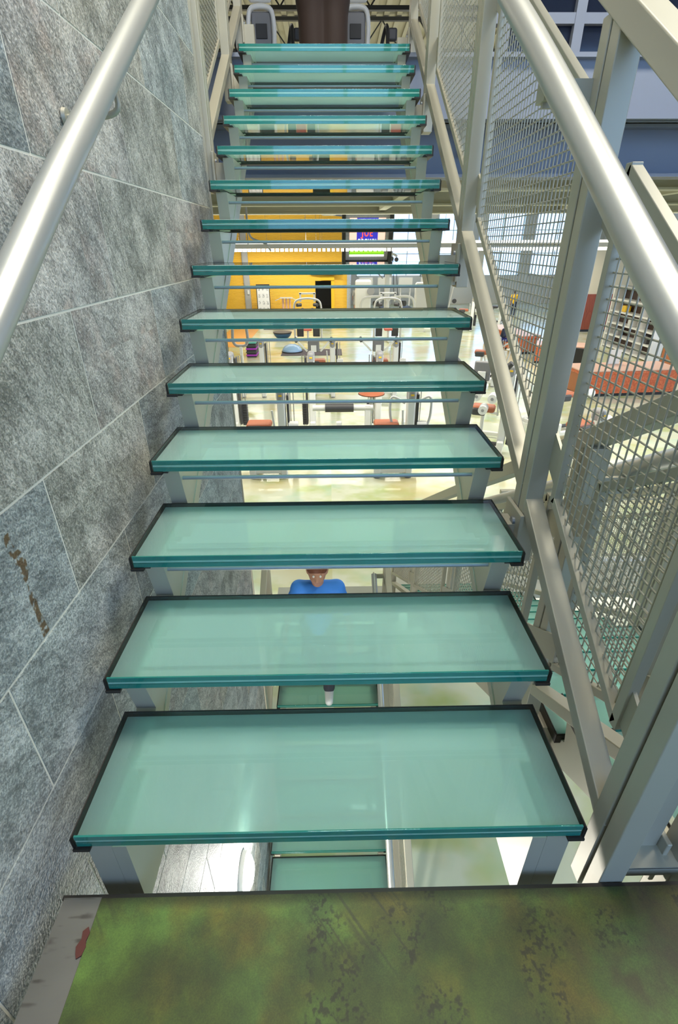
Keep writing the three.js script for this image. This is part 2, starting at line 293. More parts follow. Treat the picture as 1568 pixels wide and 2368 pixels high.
// railings: double posts, a base bar, a top rail, mesh panels with tabs
function wireMesh(x, z0, z1, lo, hi) {                         // z0 > z1; lo and hi are the panel's edges as functions of z
  const g = [], p = 0.0268, r = 0.0021;
  for (let z = z0 - p; z > z1 + 0.004; z -= p) g.push(rod([x, lo(z), z], [x, hi(z), z], r, r, 5, true));
  const yMin = Math.min(lo(z0), lo(z1)), yMax = Math.max(hi(z0), hi(z1)), k = (lo(z1) - lo(z0)) / (z1 - z0);
  for (let y = Math.ceil(yMin / p) * p; y < yMax; y += p) {
    let a = z0, b = z1; const zl = z0 + (y - lo(z0)) / (k || 1e-9), zh = z0 + (y - hi(z0)) / (k || 1e-9);
    if (k < -1e-6) { b = Math.max(b, zl); a = Math.min(a, zh); } else if (k > 1e-6) { a = Math.min(a, zl); b = Math.max(b, zh); } else if (y < lo(z0) || y > hi(z0)) continue;
    if (a - b > 0.01) g.push(rod([x + 0.003, y, a], [x + 0.003, y, b], r, r, 5, true));
  }
  return g;
}
function railing(label, pos, turn, s, posts, opt = {}) {
  const o = thing('stair_railing', label, 'railing', pos, turn), x = s * 0.607, zs = posts;
  zs.forEach((z, i) => {
    const y0 = opt.foot && i === 0 ? opt.foot : nose(z) - 0.3, y1 = nose(z) + (opt.top ?? 1.0) - 0.015;
    const p = part('post', o);
    for (const d of [-1, 1]) mesh('post_bar', bx(0.052, y1 - y0, 0.04, x, (y0 + y1) / 2, z + d * 0.024, 0.003), M.steel, p);
    if (!(opt.foot && i === 0)) { mesh('foot_plate', bx(0.012, 0.15, 0.13, s * 0.574, nose(z) - 0.2, z, 0.003), M.steel, p); for (const d of [-1, 1]) mesh('bolt', rod([s * 0.56, nose(z) - 0.2 + d * 0.035, z + 0.02], [s * 0.59, nose(z) - 0.2 + d * 0.035, z + 0.02], 0.014, 0.014, 6), M.bolt, p); mesh('spacer', bx(0.08, 0.12, 0.07, s * 0.54, nose(z) - 0.23, z), M.steel, p); }
  });
  const zA = zs[0] + (opt.extA ?? 0.02), zB = zs[zs.length - 1] - (opt.extB ?? 0.05);
  mesh('top_rail', bar([x, nose(zA) + (opt.top ?? 1.0), zA], [x, nose(zB) + (opt.top ?? 1.0), zB], 0.056, 0.05, 0.004), M.steel, o);
  for (let i = 0; i + 1 < zs.length; i++) {
    const a = zs[i] - 0.012, b = zs[i + 1] + 0.012, bo = opt.base ?? -0.075;
    mesh('base_bar', bar([x, nose(a) + bo, a], [x, nose(b) + bo, b], 0.05, 0.04, 0.003), M.steel, o);
    const p0 = zs[i] - 0.13, p1 = zs[i + 1] + 0.12, px = s * 0.632, lo = (z) => nose(z) + (opt.lo ?? 0.035), hi = (z) => nose(z) + 0.785, p = part('mesh_panel', o), f = 0.024;
    mesh('panel_frame', [bar([px, lo(p0) - 0.012, p0], [px, hi(p0) + 0.012, p0], f, f, 0.002), bar([px, lo(p1) - 0.012, p1], [px, hi(p1) + 0.012, p1], f, f, 0.002), bar([px, lo(p0), p0], [px, lo(p1), p1], f, f, 0.002), bar([px, hi(p0), p0], [px, hi(p1), p1], f, f, 0.002)], M.steel, p);
    stuff(mesh('wire_mesh', wireMesh(px, p0, p1, lo, hi), M.steel, p));
    const tabs = []; for (const [z, zp] of [[p0, zs[i]], [p1, zs[i + 1]]]) for (const h of [(opt.lo ?? 0.035) + 0.065, 0.69]) { const k = RISE / RUN, y = nose(z) + h, dz = zp - z; tabs.push(prism([[z, y - 0.05], [z, y + 0.05], [zp, y + 0.05 - k * dz], [zp, y - 0.05 - k * dz]], px - 0.004, px + 0.004)); }
    tabs.forEach((t) => mesh('panel_tab', t, M.steel, p));
  }
  return o;
}
railing('mesh panel railing on the right of the near glass flight', [0, 0, 0], 0, 1, [-0.055, -0.79, -1.93, -3.15, -4.0], { foot: -0.12, extA: 0.08 });
railing('short mesh railing beyond the end of the tiled wall', [0, 0, 0], 0, -1, [-2.60, -3.5, -4.2]);
railing('mesh railing along the left side of the flight going down', [1.327, MID, -4.104], Math.PI, 1, [0.02, -1.2, -2.3, -3.4, -3.98], { foot: 0, base: 0.02, lo: 0.17, top: 0.95 });
railing('mesh railing along the far right side of the flight going down', [1.327, MID, -4.104], Math.PI, -1, [0.02, -1.2, -2.3, -3.4, -3.98], { foot: 0, base: 0.02, lo: 0.17, top: 0.95 });
railing('mesh railing on the right of the lowest flight', [-0.055, -4.883, 0], 0, 1, [-1.3, -2.4, -3.55]);
railing('mesh railing on the wall side of the lowest flight', [-0.055, -4.883, 0], 0, -1, [-2.75, -3.6]);

// pipe handrails
function handrail(label, pos, turn, s, x, c, k, zA, zB, br, wall) {
  const h = thing('pipe_handrail', label, 'handrail', pos, turn), y = (z) => c - k * z, r = 0.0275;
  mesh('pipe', tube([[x, y(zA) - 0.02, zA + 0.12], [x, y(zA), zA], [x, y((zA * 2 + zB) / 3), (zA * 2 + zB) / 3], [x, y((zA + 2 * zB) / 3), (zA + 2 * zB) / 3], [x, y(zB), zB]], r, 60, 20), M.pipe, h);
  for (const z of br) {
    const xe = wall ? WALL_X + 0.006 : s * 0.585;
    const b = part('bracket', h);
    mesh('bracket_arm', wall ? tube([[x, y(z) - r, z], [x, y(z) - 0.07, z], [x + (xe - x) * 0.4, y(z) - 0.085, z], [xe, y(z) - 0.085, z]], 0.007, 16, 8) : [bar([x, y(z) - 0.05, z], [xe, y(z) - 0.05, z], 0.012, 0.05), bx(0.012, 0.05, 0.05, x, y(z) - 0.04, z)], M.steel, b);
    if (wall) mesh('bracket_rose', rod([xe, y(z) - 0.085, z], [xe + 0.008, y(z) - 0.085, z], 0.02, 0.018, 16), M.steel, b);
  }
  return h;
}
handrail('thick silver pipe handrail mounted on the tiled wall', [0, 0, 0], 0, -1, -0.48, 0.971, 0.62, 0.25, -2.35, [-0.95, -1.9], true);
handrail('thick silver pipe handrail crossing the near mesh panels', [0, 0, 0], 0, 1, 0.48, 1.0375, 0.608, 0.2, -3.5, [-0.83, -1.95, -3.17], false);
handrail('pipe handrail along the left of the flight going down', [1.327, MID, -4.104], Math.PI, 1, 0.48, 1.0, 0.619, 0.0, -3.7, [-1.2, -2.3, -3.4], false);
handrail('pipe handrail on the right of the lowest flight', [-0.055, -4.883, 0], 0, 1, 0.48, 1.0, 0.619, -1.3, -3.5, [-1.32, -2.42, -3.52], false);

// newel between the two flights and its crossbar
{
  const n = thing('newel_frame', 'short steel newel and crossbar at the right edge of the landing', 'newel');
  mesh('newel_post', bx(0.055, 1.25, 0.055, 0.80, 0.4, -0.07, 0.004), M.steel, n);
  mesh('crossbar', bx(0.16, 0.035, 0.05, 0.705, -0.02, -0.06, 0.003), M.steel, n);
  mesh('crossbar_plate', bx(0.16, 0.006, 0.1, 0.705, -0.005, -0.085), M.steel, n);
}
// middle landing with its guard
struct('floor_middle_landing', [bx(3.4, 0.09, 0.62, 2.4, MID - 0.045, -4.4), bx(1.4, 0.09, 0.53, 0.05, MID - 0.045, -3.99)], std(0.45, 0.46, 0.4, 0.5), 'pale middle landing between the two lower flights', 'landing');
{
  const g = thing('landing_guard', 'horizontal mesh guard along the far edge of the middle landing', 'railing', [2.05, MID, -4.67]);
  for (let k = 0; k < 4; k++) mesh('post', bx(0.05, 1.06, 0.06, k * 0.68, 0.53, 0, 0.003), M.steel, g);
  mesh('top_rail', bx(2.1, 0.05, 0.056, 1.02, 1.05, 0, 0.003), M.steel, g); mesh('bottom_rail', bx(2.1, 0.05, 0.05, 1.02, 0.06, 0, 0.003), M.white, g);
  for (let k = 0; k < 3; k++) {
    const x0 = 0.05 + k * 0.68, x1 = x0 + 0.58, p = part('mesh_panel', g), w = [], cx = (x0 + x1) / 2;
    mesh('panel_frame', [bx(0.6, 0.024, 0.024, cx, 0.15, 0.03), bx(0.6, 0.024, 0.024, cx, 0.95, 0.03), bx(0.024, 0.8, 0.024, x0, 0.55, 0.03), bx(0.024, 0.8, 0.024, x1, 0.55, 0.03)], M.steel, p);
    for (let x = x0 + 0.027; x < x1; x += 0.0268) w.push(rod([x, 0.15, 0.03], [x, 0.95, 0.03], 0.0021, 0.0021, 5, true)); for (let y = 0.17; y < 0.95; y += 0.0268) w.push(rod([x0, y, 0.033], [x1, y, 0.033], 0.0021, 0.0021, 5, true));
    stuff(mesh('wire_mesh', w, M.steel, p));
  }
}

// ------------------------------------------------------------------ upper floor: slab, beams, dark glazed screen
const MZ = -11.5;
struct('floor_upper', bx(24, 0.28, 7.6, 3.5, TOP - 0.14, MZ + 3.8), M.soffit, 'beige underside and slab of the upper floor above the gym', 'floor');
function ibeam(name, label, z, y0, y1, x0, x1, mat, fl = 0.16) { const w = x1 - x0, cx = (x0 + x1) / 2; return struct(name, [bx(w, 0.022, fl, cx, y0 + 0.011, z), bx(w, 0.022, fl, cx, y1 - 0.011, z), bx(w, y1 - y0, 0.014, cx, (y0 + y1) / 2, z)], mat, label, 'beam'); }
ibeam('trim_1', 'blue grey steel edge beam at the head of the stairs', -3.83, 1.97, 2.32, -8, 15, M.beam, 0.12);
ibeam('trim_2', 'deeper blue grey steel beam under the edge beam', -4.15, 1.66, 1.99, -8, 15, M.beam, 0.2);
for (let k = 0; k < 3; k++) ibeam(`trim_${3 + k}`, ['beige beam below the upper floor nearest the stairs', 'beige beam below the middle of the upper floor', 'beige beam at the far edge of the upper floor'][k], -6.2 - k * 2.5, 1.74, 2.0, -8, 15, M.beige, 0.22);
for (let k = 0; k < 4; k++) struct(`trim_${6 + k}`, bx(0.14, 0.2, 7.3, -2.6 + k * 3.7, 1.9, -7.7), M.beige, ['beige cross beam left of the conduit under the upper floor', 'beige cross beam right of the stairs under the upper floor', 'beige cross beam behind the near mesh under the upper floor', 'beige cross beam at the far right under the upper floor'][k], 'beam');
{
  const o = thing('glazed_screen', 'dark glazed screen with blue grey mullions on the upper floor edge', 'screen', [0, TOP, -4.25]);
  for (const x of [1.30, 1.83, 3.0, 4.2]) mesh('mullion', bx(0.07, 2.6, 0.09, x, 1.3, 0), M.beam, o);
  mesh('sill_panel', bx(3.6, 0.16, 0.05, 3.0, 0.08, 0.01), M.beam, o); mesh('transom', bx(3.6, 0.06, 0.08, 3.0, 0.34, 0), M.beam, o); mesh('transom', bx(3.6, 0.06, 0.08, 3.0, 1.5, 0), M.beam, o);
  for (const [a, b] of [[1.34, 1.8], [1.86, 2.97], [3.03, 4.17]]) for (const [c, d] of [[0.16, 0.31], [0.37, 1.47], [1.53, 2.55]]) mesh('dark_pane', bx(b - a, d - c, 0.014, (a + b) / 2, (c + d) / 2, -0.01), M.darkPane, o);
}

// ------------------------------------------------------------------ lamps
M.glow = new THREE.MeshStandardMaterial({ color: 0xffffff, emissive: LAMP_TINT, emissiveIntensity: 2.4, roughness: 0.6 });
M.housing = std(0.5, 0.5, 0.5, 0.4);
function areaLight(parent, x, y, z, w, d, intensity, up = false) {
  const l = new THREE.RectAreaLight(LAMP_TINT, intensity, w, d); l.position.set(x, y, z); l.rotation.x = up ? Math.PI / 2 : -Math.PI / 2; parent.add(l); return l;
}
[-12, -22, -32, -42].forEach((z, i) => {
  const x0 = -7.5, x1 = i ? 16 : 19, o = thing('linear_light', ['nearest long linear light with a bright louvre, across the hall', 'second long linear light row, behind the nearest one', 'third long linear light row above the exercise mats', 'farthest long linear light row near the windows'][i], 'light', [0, 1.04, z]), L = x1 - x0, cx = (x0 + x1) / 2;
  mesh('housing', [bx(L, 0.09, 0.26, cx, 0.13, 0, 0.01)], M.housing, o);
  mesh('uplight', bx(L, 0.05, 0.24, cx, 0.2, 0), M.glow, o);
  const cells = []; for (let x = x0 + 0.05; x < x1; x += 0.105) cells.push(bx(0.062, 0.06, 0.2, x, 0.05, 0)); stuff(mesh('louvre_lamps', cells, M.glow, o));
  for (let k = 0; k < 2; k++) { areaLight(o, x0 + L * (k + 0.5) / 2, 0.01, 0, L / 2, 0.24, GYM_LAMP); areaLight(o, x0 + L * (k + 0.5) / 2, 0.235, 0, L / 2, 0.2, GYM_LAMP * 0.35, true); }
  const hang = []; for (let x = x0 + 0.8; x < x1; x += 3.1) hang.push(rod([x, 0.18, 0], [x, (i ? ROOF : ROOF) - 1.04, 0], 0.006, 0.006, 6)); mesh('hanger', hang, M.midgrey, o);
});
[[0.3, -1.2], [2.8, -1.2]].forEach(([x, z], i) => {
  const o = thing('ceiling_light', ['square roof light above the near glass flight', 'square roof light above the flight going down'][i], 'light', [x, 5.0, z]);
  mesh('frame', [bx(1.3, 0.08, 1.3, 0, 0.05, 0, 0.01)], M.white, o); mesh('diffuser', bx(1.2, 0.02, 1.2, 0, 0.0, 0), M.glow, o); areaLight(o, 0, -0.02, 0, 1.2, 1.2, STAIR_LAMP);
  mesh('hanger', [rod([-0.5, 0.09, 0], [-0.5, ROOF - 5, 0], 0.006, 0.006, 6), rod([0.5, 0.09, 0], [0.5, ROOF - 5, 0], 0.006, 0.006, 6)], M.midgrey, o);
});
for (let i = 0; i < 3; i++) for (let j = 0; j < 2; j++) {
  const o = thing('soffit_light', `flat light under the upper floor, ${['left', 'middle', 'right'][i]} of the ${['near', 'far'][j]} row`, 'light', [-4.2 + i * 5.2, 1.99, -5.2 - j * 4.3]);
  mesh('frame', bx(1.5, 0.03, 0.36, 0, -0.01, 0), M.white, o); mesh('diffuser', bx(1.4, 0.012, 0.28, 0, -0.03, 0), M.glow, o); areaLight(o, 0, -0.04, 0, 1.4, 0.28, SOFFIT_LAMP);
}
[[-1.5, -7.5], [3.5, -7.5], [-1.5, -10.5], [3.5, -10.5]].forEach(([x, z], i) => {
  const o = thing('strip_light', ['upper floor strip light, near left', 'upper floor strip light, near right', 'upper floor strip light, far left', 'upper floor strip light, far right'][i], 'light', [x, 4.75, z]);
  mesh('housing', bx(2.4, 0.08, 0.2, 0, 0.05, 0, 0.01), M.white, o); mesh('tube_lamp', bx(2.3, 0.02, 0.15, 0, 0, 0), M.glow, o); areaLight(o, 0, -0.02, 0, 2.3, 0.15, 22);
  mesh('hanger', [rod([-1, 0.08, 0], [-1, ROOF - 4.75, 0], 0.006, 0.006, 6), rod([1, 0.08, 0], [1, ROOF - 4.75, 0], 0.006, 0.006, 6)], M.midgrey, o);
});
{
  const o = thing('wall_lamp', 'round glaring wall lamp low on the tiled wall below the landing', 'lamp', [WALL_X + 0.003, -2.4, -1.16]);
  const a = rod([0, 0, 0], [0.03, 0, 0], 0.13, 0.125, 28), b = lathe([[0, 0.05], [0.06, 0.045], [0.1, 0.025], [0.115, 0]], 28); b.rotateZ(-Math.PI / 2); b.translate(0.03, 0, 0);
  mesh('lamp_base', a, M.white, o); mesh('lamp_glass', b, new THREE.MeshStandardMaterial({ color: 0xffffff, emissive: lin(1, 0.97, 0.93), emissiveIntensity: 4, roughness: 0.5 }), o);
  const l = new THREE.PointLight(lin(1, 0.96, 0.88), 5.5); l.position.set(0.14, 0, 0); l.castShadow = true; l.shadow.radius = 5; o.add(l);
}

// ------------------------------------------------------------------ the gym: yellow corrugated wall, column, sign, door
{
  const o = structGroup('wall_yellow', 'curved yellow corrugated metal wall of the spinning room', 'wall');
  // plan of the wall: comes from the left, bends away at its right end
  const plan = []; for (let i = 0; i <= 60; i++) { const t = i / 60, x = -13 + 13.9 * t; plan.push([x, -44.2 - 1.5 * Math.pow(t, 2)]); }
  for (let i = 1; i <= 16; i++) { const a = i / 16 * Math.PI / 2; plan.push([0.9 + 1.0 * Math.sin(a), -45.7 - 1.4 * (1 - Math.cos(a))]); }
  plan.push([1.95, -49.5]);
  const topY = (x) => 3.75 - 0.62 * cl((x + 7) / 8.2), N = 78;
  const sheet = (keep, mat, name) => {
    const pos = [], idx = []; const cols = plan.length;
    for (let j = 0; j <= N * 4; j++) for (let i = 0; i < cols; i++) {
      const [x, z] = plan[i], a = plan[Math.max(0, i - 1)], b = plan[Math.min(cols - 1, i + 1)], tx = b[0] - a[0], tz = b[1] - a[1], L = Math.hypot(tx, tz), y = FLOOR + (topY(x) - FLOOR) * j / (N * 4), w = 0.022 * Math.cos(j / 4 * 2 * Math.PI);
      pos.push(x - tz / L * w, y, z + tx / L * w);
    }
    for (let j = 0; j < N * 4; j++) for (let i = 0; i + 1 < cols; i++) { if (!keep(plan[i][0], plan[i][1], FLOOR + (topY(plan[i][0]) - FLOOR) * j / (N * 4))) continue; const a = j * cols + i, b = a + 1, c = a + cols, d = c + 1; idx.push(a, b, d, a, d, c); }
    const g = new THREE.BufferGeometry(); g.setAttribute('position', new THREE.Float32BufferAttribute(pos, 3)); g.setIndex(idx); g.computeVertexNormals(); const nn = g.toNonIndexed(); nn.setAttribute('uv', new THREE.Float32BufferAttribute(new Float32Array(nn.attributes.position.count * 2), 2)); return mesh(name, nn, mat, o);
  };
  const door = (x, y) => x > -1.35 && x < 0.2 && y < -1.55;
  sheet((x, z, y) => !door(x, y) && z > -45.98, M.yellow, 'corrugated_sheet');
  sheet((x, z, y) => z <= -45.98, M.offwhite, 'white_corrugated_sheet').userData.label = 'white corrugated return at the right end';
  mesh('door_frame', [bx(0.28, 2.75, 0.3, -1.42, FLOOR + 1.375, -45.45), bx(0.28, 2.75, 0.3, 0.3, FLOOR + 1.375, -45.6), bx(2.0, 0.3, 0.32, -0.56, FLOOR + 2.72, -45.52)], M.yellowTrim, o);
  mesh('room_walls', [bx(13.6, 6.4, 0.1, -5.6, FLOOR + 3.2, -51.2), bx(0.1, 6.4, 5.2, 1.25, FLOOR + 3.2, -48.6), bx(0.1, 6.4, 5.2, -12.5, FLOOR + 3.2, -48.6), bx(13.8, 0.1, 6.6, -5.6, FLOOR + 6.4, -48.0), bx(11.0, 6.4, 0.1, -7.05, FLOOR + 3.2, -45.95), bx(0.9, 6.4, 0.1, 0.85, FLOOR + 3.2, -46.0), bx(2.2, 3.7, 0.1, -0.5, FLOOR + 4.6, -45.97)], std(0.3, 0.3, 0.3, 0.8), o);
  const cv = document.createElement('canvas'); cv.width = 512; cv.height = 96; const c = cv.getContext('2d'); c.fillStyle = '#1a1712'; c.fillRect(0, 0, 512, 96); c.fillStyle = '#eee'; c.font = 'bold 62px sans-serif'; c.textAlign = 'center'; c.textBaseline = 'middle'; c.fillText('SPINNING', 220, 50);
  const t = new THREE.CanvasTexture(cv); t.colorSpace = THREE.SRGBColorSpace;
  const sg = thing('room_sign', 'black sign with white lettering above the yellow doorway', 'sign', [-0.2, -0.82, -45.1]);
  mesh('sign_box', bx(2.7, 0.52, 0.1, 0, 0, 0, 0.01), M.black, sg); const pl = new THREE.PlaneGeometry(2.66, 0.48); pl.translate(0, 0, 0.053); mesh('sign_face', pl, new THREE.MeshStandardMaterial({ map: t, roughness: 0.5 }), sg);
}
{
  const o = structGroup('trim_10', 'grey steel column standing before the yellow wall', 'column');
  mesh('column', [bx(0.5, 9.4, 0.5, -6.85, FLOOR + 4.7, -44.6, 0.02), bx(0.36, 9.4, 0.05, -6.85, FLOOR + 4.7, -44.33)], M.column, o);
  mesh('switch_box', bx(0.16, 0.3, 0.08, -6.75, FLOOR + 1.75, -44.28, 0.02), M.white, o);
  const cs = [[9.3, -49.5], [13.8, -49.5], [5.7, -51.2]]; cs.forEach(([x, z], i) => struct(`trim_${11 + i}`, bx(0.55, ROOF - FLOOR, 0.5, x, (ROOF + FLOOR) / 2, z, 0.02), M.offwhite, ['pale column beside the right stringer at the far windows', 'pale column behind the middle mesh panel at the far windows', 'pale pier between the two windows right of the yellow wall'][i], 'column'));
}
{ // wall with wood wainscot and the reception back wall
  const o = structGroup('wall_reception', 'cream reception wall with a wood panelled lower part', 'wall');
  mesh('plaster', bx(9.4, 5.2, 0.25, 20.9, FLOOR + 2.6, -34.2), M.cream, o);
  for (let k = 0; k < 6; k++) mesh('wood_panel', metric(bx(1.42, 2.2, 0.06, 17.0 + k * 1.45, FLOOR + 1.22, -34.04), 0.7, k * 0.31), M.panelWood, o);
  mesh('black_base', bx(9.0, 0.14, 0.07, 20.7, FLOOR + 0.07, -34.04), M.black, o);
}
{ // display cabinet
  const o = thing('display_cabinet', 'tall white display cabinet with brown backed shelves by reception', 'cabinet', [15.9, FLOOR, -26.6]);
  mesh('back_panel', bx(0.06, 3.2, 4.6, 0.5, 1.6, 0), M.brown, o); mesh('side_panel', bx(0.6, 3.2, 0.1, 0.22, 1.6, 2.3), M.white, o); mesh('side_panel', bx(0.6, 3.2, 0.1, 0.22, 1.6, -2.3), M.white, o); mesh('divider', bx(0.5, 3.2, 0.12, 0.22, 1.6, 0.7), M.white, o);
  for (let k = 0; k < 6; k++) mesh('shelf', bx(0.55, 0.08, 4.6, 0.22, 0.1 + k * 0.61, 0), M.white, o);
  for (const [z, y, h, m] of [[-1.4, 0.75, 0.35, M.grey], [-0.2, 1.36, 0.3, M.offwhite], [1.4, 0.75, 0.4, M.charcoal], [1.6, 1.97, 0.35, M.midgrey], [-1.2, 1.97, 0.3, M.yellowTrim]]) tag(mesh('display_box', bx(0.3, h, 0.5, 16.1, FLOOR + y + h / 2, -26.6 + z, 0.03), m), { 0.75: z < 0 ? 'grey box on the second shelf of the display cabinet' : 'black box on the second shelf of the display cabinet', 1.36: 'off-white box on the middle shelf of the display cabinet', 1.97: z > 0 ? 'dark grey box on the fourth shelf of the display cabinet' : 'yellow box on the fourth shelf of the display cabinet' }[y], 'box');
}
function counter(label, pos, turn, w, d, h) {
  const o = thing('reception_counter', label, 'counter', pos, turn);
  mesh('front_panel', metric(bx(w, h - 0.26, 0.05, 0, 0.12 + (h - 0.26) / 2, d / 2), 1.2), M.burl, o); mesh('body', bx(w - 0.02, h - 0.2, d - 0.06, 0, 0.12 + (h - 0.26) / 2, -0.02), M.wood, o); mesh('moulding', metric(bx(w + 0.08, 0.12, d + 0.08, 0, h - 0.1, 0, 0.02), 1.2), M.burl, o); mesh('worktop', bx(w + 0.12, 0.05, d + 0.14, 0, h - 0.015, 0, 0.015), M.salmon, o); mesh('plinth', bx(w, 0.12, d - 0.04, 0, 0.06, 0.01), M.black, o);
  return o;
}
counter('burl wood reception counter behind the near mesh panel', [11.5, FLOOR, -18.95], 0.08, 3.9, 1.3, 1.0);
counter('burl wood counter section at the right edge behind the handrail', [16.2, FLOOR, -21.5], 0.08, 2.4, 1.2, 1.6);
counter('salmon topped desk where the dark clothed person sits', [10.3, FLOOR, -28.6], -1.35, 4.0, 1.0, 0.95);
counter('wood desk with papers behind the middle post', [11.6, FLOOR, -24.4], -0.35, 2.6, 1.1, 0.9);
tag(mesh('paper_sign', bx(0.5, 0.55, 0.03, 11.3, FLOOR + 1.29, -19.3, 0.005), M.white), 'white card standing on the near reception counter', 'card');
tag(mesh('desk_monitor', [bx(0.5, 0.34, 0.04, 11.2, FLOOR + 1.26, -24.6, 0.01), rod([11.2, FLOOR + 0.925, -24.6], [11.2, FLOOR + 1.1, -24.6], 0.03), rod([11.2, FLOOR + 0.912, -24.6], [11.2, FLOOR + 0.93, -24.6], 0.12)], M.black), 'black monitor on the wood desk behind the middle post', 'monitor');
function officeChair(label, pos, turn) {
  const o = thing('office_chair', label, 'chair', pos, turn, undefined);
  mesh('seat', bx(0.52, 0.1, 0.5, 0, 0.55, 0, 0.04), M.black, o); mesh('backrest', bx(0.5, 0.66, 0.09, 0, 0.98, -0.25, 0.04), M.black, o); mesh('column', rod([0, 0.1, 0], [0, 0.52, 0], 0.035), M.chrome, o);
  for (const s of [-1, 1]) mesh('armrest', tube([[s * 0.28, 0.58, -0.2], [s * 0.32, 0.8, -0.22], [s * 0.32, 0.82, 0.1], [s * 0.28, 0.6, 0.12]], 0.025, 24, 8), M.black, o);
  for (let k = 0; k < 5; k++) { const a = k * 1.2566; mesh('leg', rod([0, 0.12, 0], [0.3 * Math.sin(a), 0.06, 0.3 * Math.cos(a)], 0.03, 0.02, 8), M.black, o); }
}
officeChair('black office chair behind the near reception counter', [10.9, FLOOR, -21.3], 2.4); officeChair('black office chair beside the wood desk', [11.9, FLOOR, -26.2], 0.4);

// ------------------------------------------------------------------ hanging screen
{
  const cv = document.createElement('canvas'); cv.width = 640; cv.height = 480; const c = cv.getContext('2d');
  c.fillStyle = '#fff'; c.fillRect(0, 0, 640, 480); c.fillStyle = '#f6c0ae'; c.fillRect(0, 0, 130, 350); c.fillRect(510, 0, 130, 350); c.fillStyle = '#e8e2f2'; c.fillRect(0, 350, 640, 40);
  c.fillStyle = '#2c2aa8'; c.fillRect(130, 0, 380, 350); c.textAlign = 'center'; c.fillStyle = '#fff'; c.font = 'bold 92px sans-serif'; c.fillText('JUDGE', 320, 110); c.fillText('BROWN', 320, 320); c.fillStyle = '#f0504a'; c.font = 'bold 128px sans-serif'; c.fillText('JOE', 320, 224);
  c.fillStyle = '#6ab414'; c.fillRect(0, 400, 640, 52); c.fillStyle = '#a8d838'; for (let i = 0; i < 22; i++) c.fillRect(20 + i * 28, 416, 16, 18); c.fillStyle = '#f2f2f2'; c.fillRect(0, 452, 640, 28);
  const t = new THREE.CanvasTexture(cv); t.colorSpace = THREE.SRGBColorSpace;
  const o = thing('hanging_screen', 'large tilted display hanging from the roof, showing a show title', 'screen', [1.42, 1.45, -20]); const tilt = part('screen_unit', o); tilt.rotation.x = 0.32;
  mesh('case', [bx(1.72, 0.06, 0.3, 0, 0.86, 0), bx(1.72, 0.06, 0.3, 0, -0.86, 0), bx(0.13, 1.78, 0.3, -0.86, 0, 0), bx(0.13, 1.78, 0.3, 0.86, 0, 0), bx(1.7, 1.7, 0.05, 0, 0, -0.12)], M.black, tilt);
  const grille = tex(256, 256, (u, v) => { const d = Math.hypot((u * 34) % 1 - 0.5, (v * 34) % 1 - 0.5); return d < 0.3 ? [70, 70, 72] : [206, 206, 208]; });
  mesh('grille', bx(1.6, 1.68, 0.04, 0, 0, -0.02), new THREE.MeshStandardMaterial({ map: grille, roughness: 0.5 }), tilt);
  const s = new THREE.PlaneGeometry(1.3, 1.3); s.translate(0, -0.05, 0.006); mesh('screen_picture', s, new THREE.MeshStandardMaterial({ map: t, emissive: 0xffffff, emissiveMap: t, emissiveIntensity: 1.1, roughness: 0.4 }), tilt);
  mesh('hanger', [rod([-0.7, 0.8, -0.1], [-0.7, ROOF - 1.45, -0.3], 0.02), rod([0.7, 0.8, -0.1], [0.7, ROOF - 1.45, -0.3], 0.02)], M.midgrey, o);
  const p = thing('ceiling_speaker', 'pale rounded speaker hanging left of the display', 'speaker', [0.02, 2.02, -15]); mesh('body', bx(0.5, 0.28, 0.34, 0, 0, 0, 0.12), M.offwhite, p); mesh('stem', rod([0, 0.1, 0], [0, ROOF - 2.02, 0], 0.02), M.midgrey, p); mesh('badge', bx(0.14, 0.03, 0.01, -0.1, 0.02, 0.172), M.teal, p);
  const c2 = thing('conduit', 'thin flexible conduit hanging down under the upper floor', 'cable', [0, 0, 0]); mesh('cable', tube([[-1.55, 2.0, -10.4], [-1.55, 1.7, -10.4], [-1.54, 1.45, -10.4], [-1.5, 1.32, -10.5], [-1.25, 1.22, -10.6], [-1.2, 1.1, -11]], 0.02, 40, 8), M.grey, c2); mesh('drop_wire', rod([-1.56, 2.0, -10.38], [-1.56, 1.2, -10.38], 0.008), M.grey, c2);
}

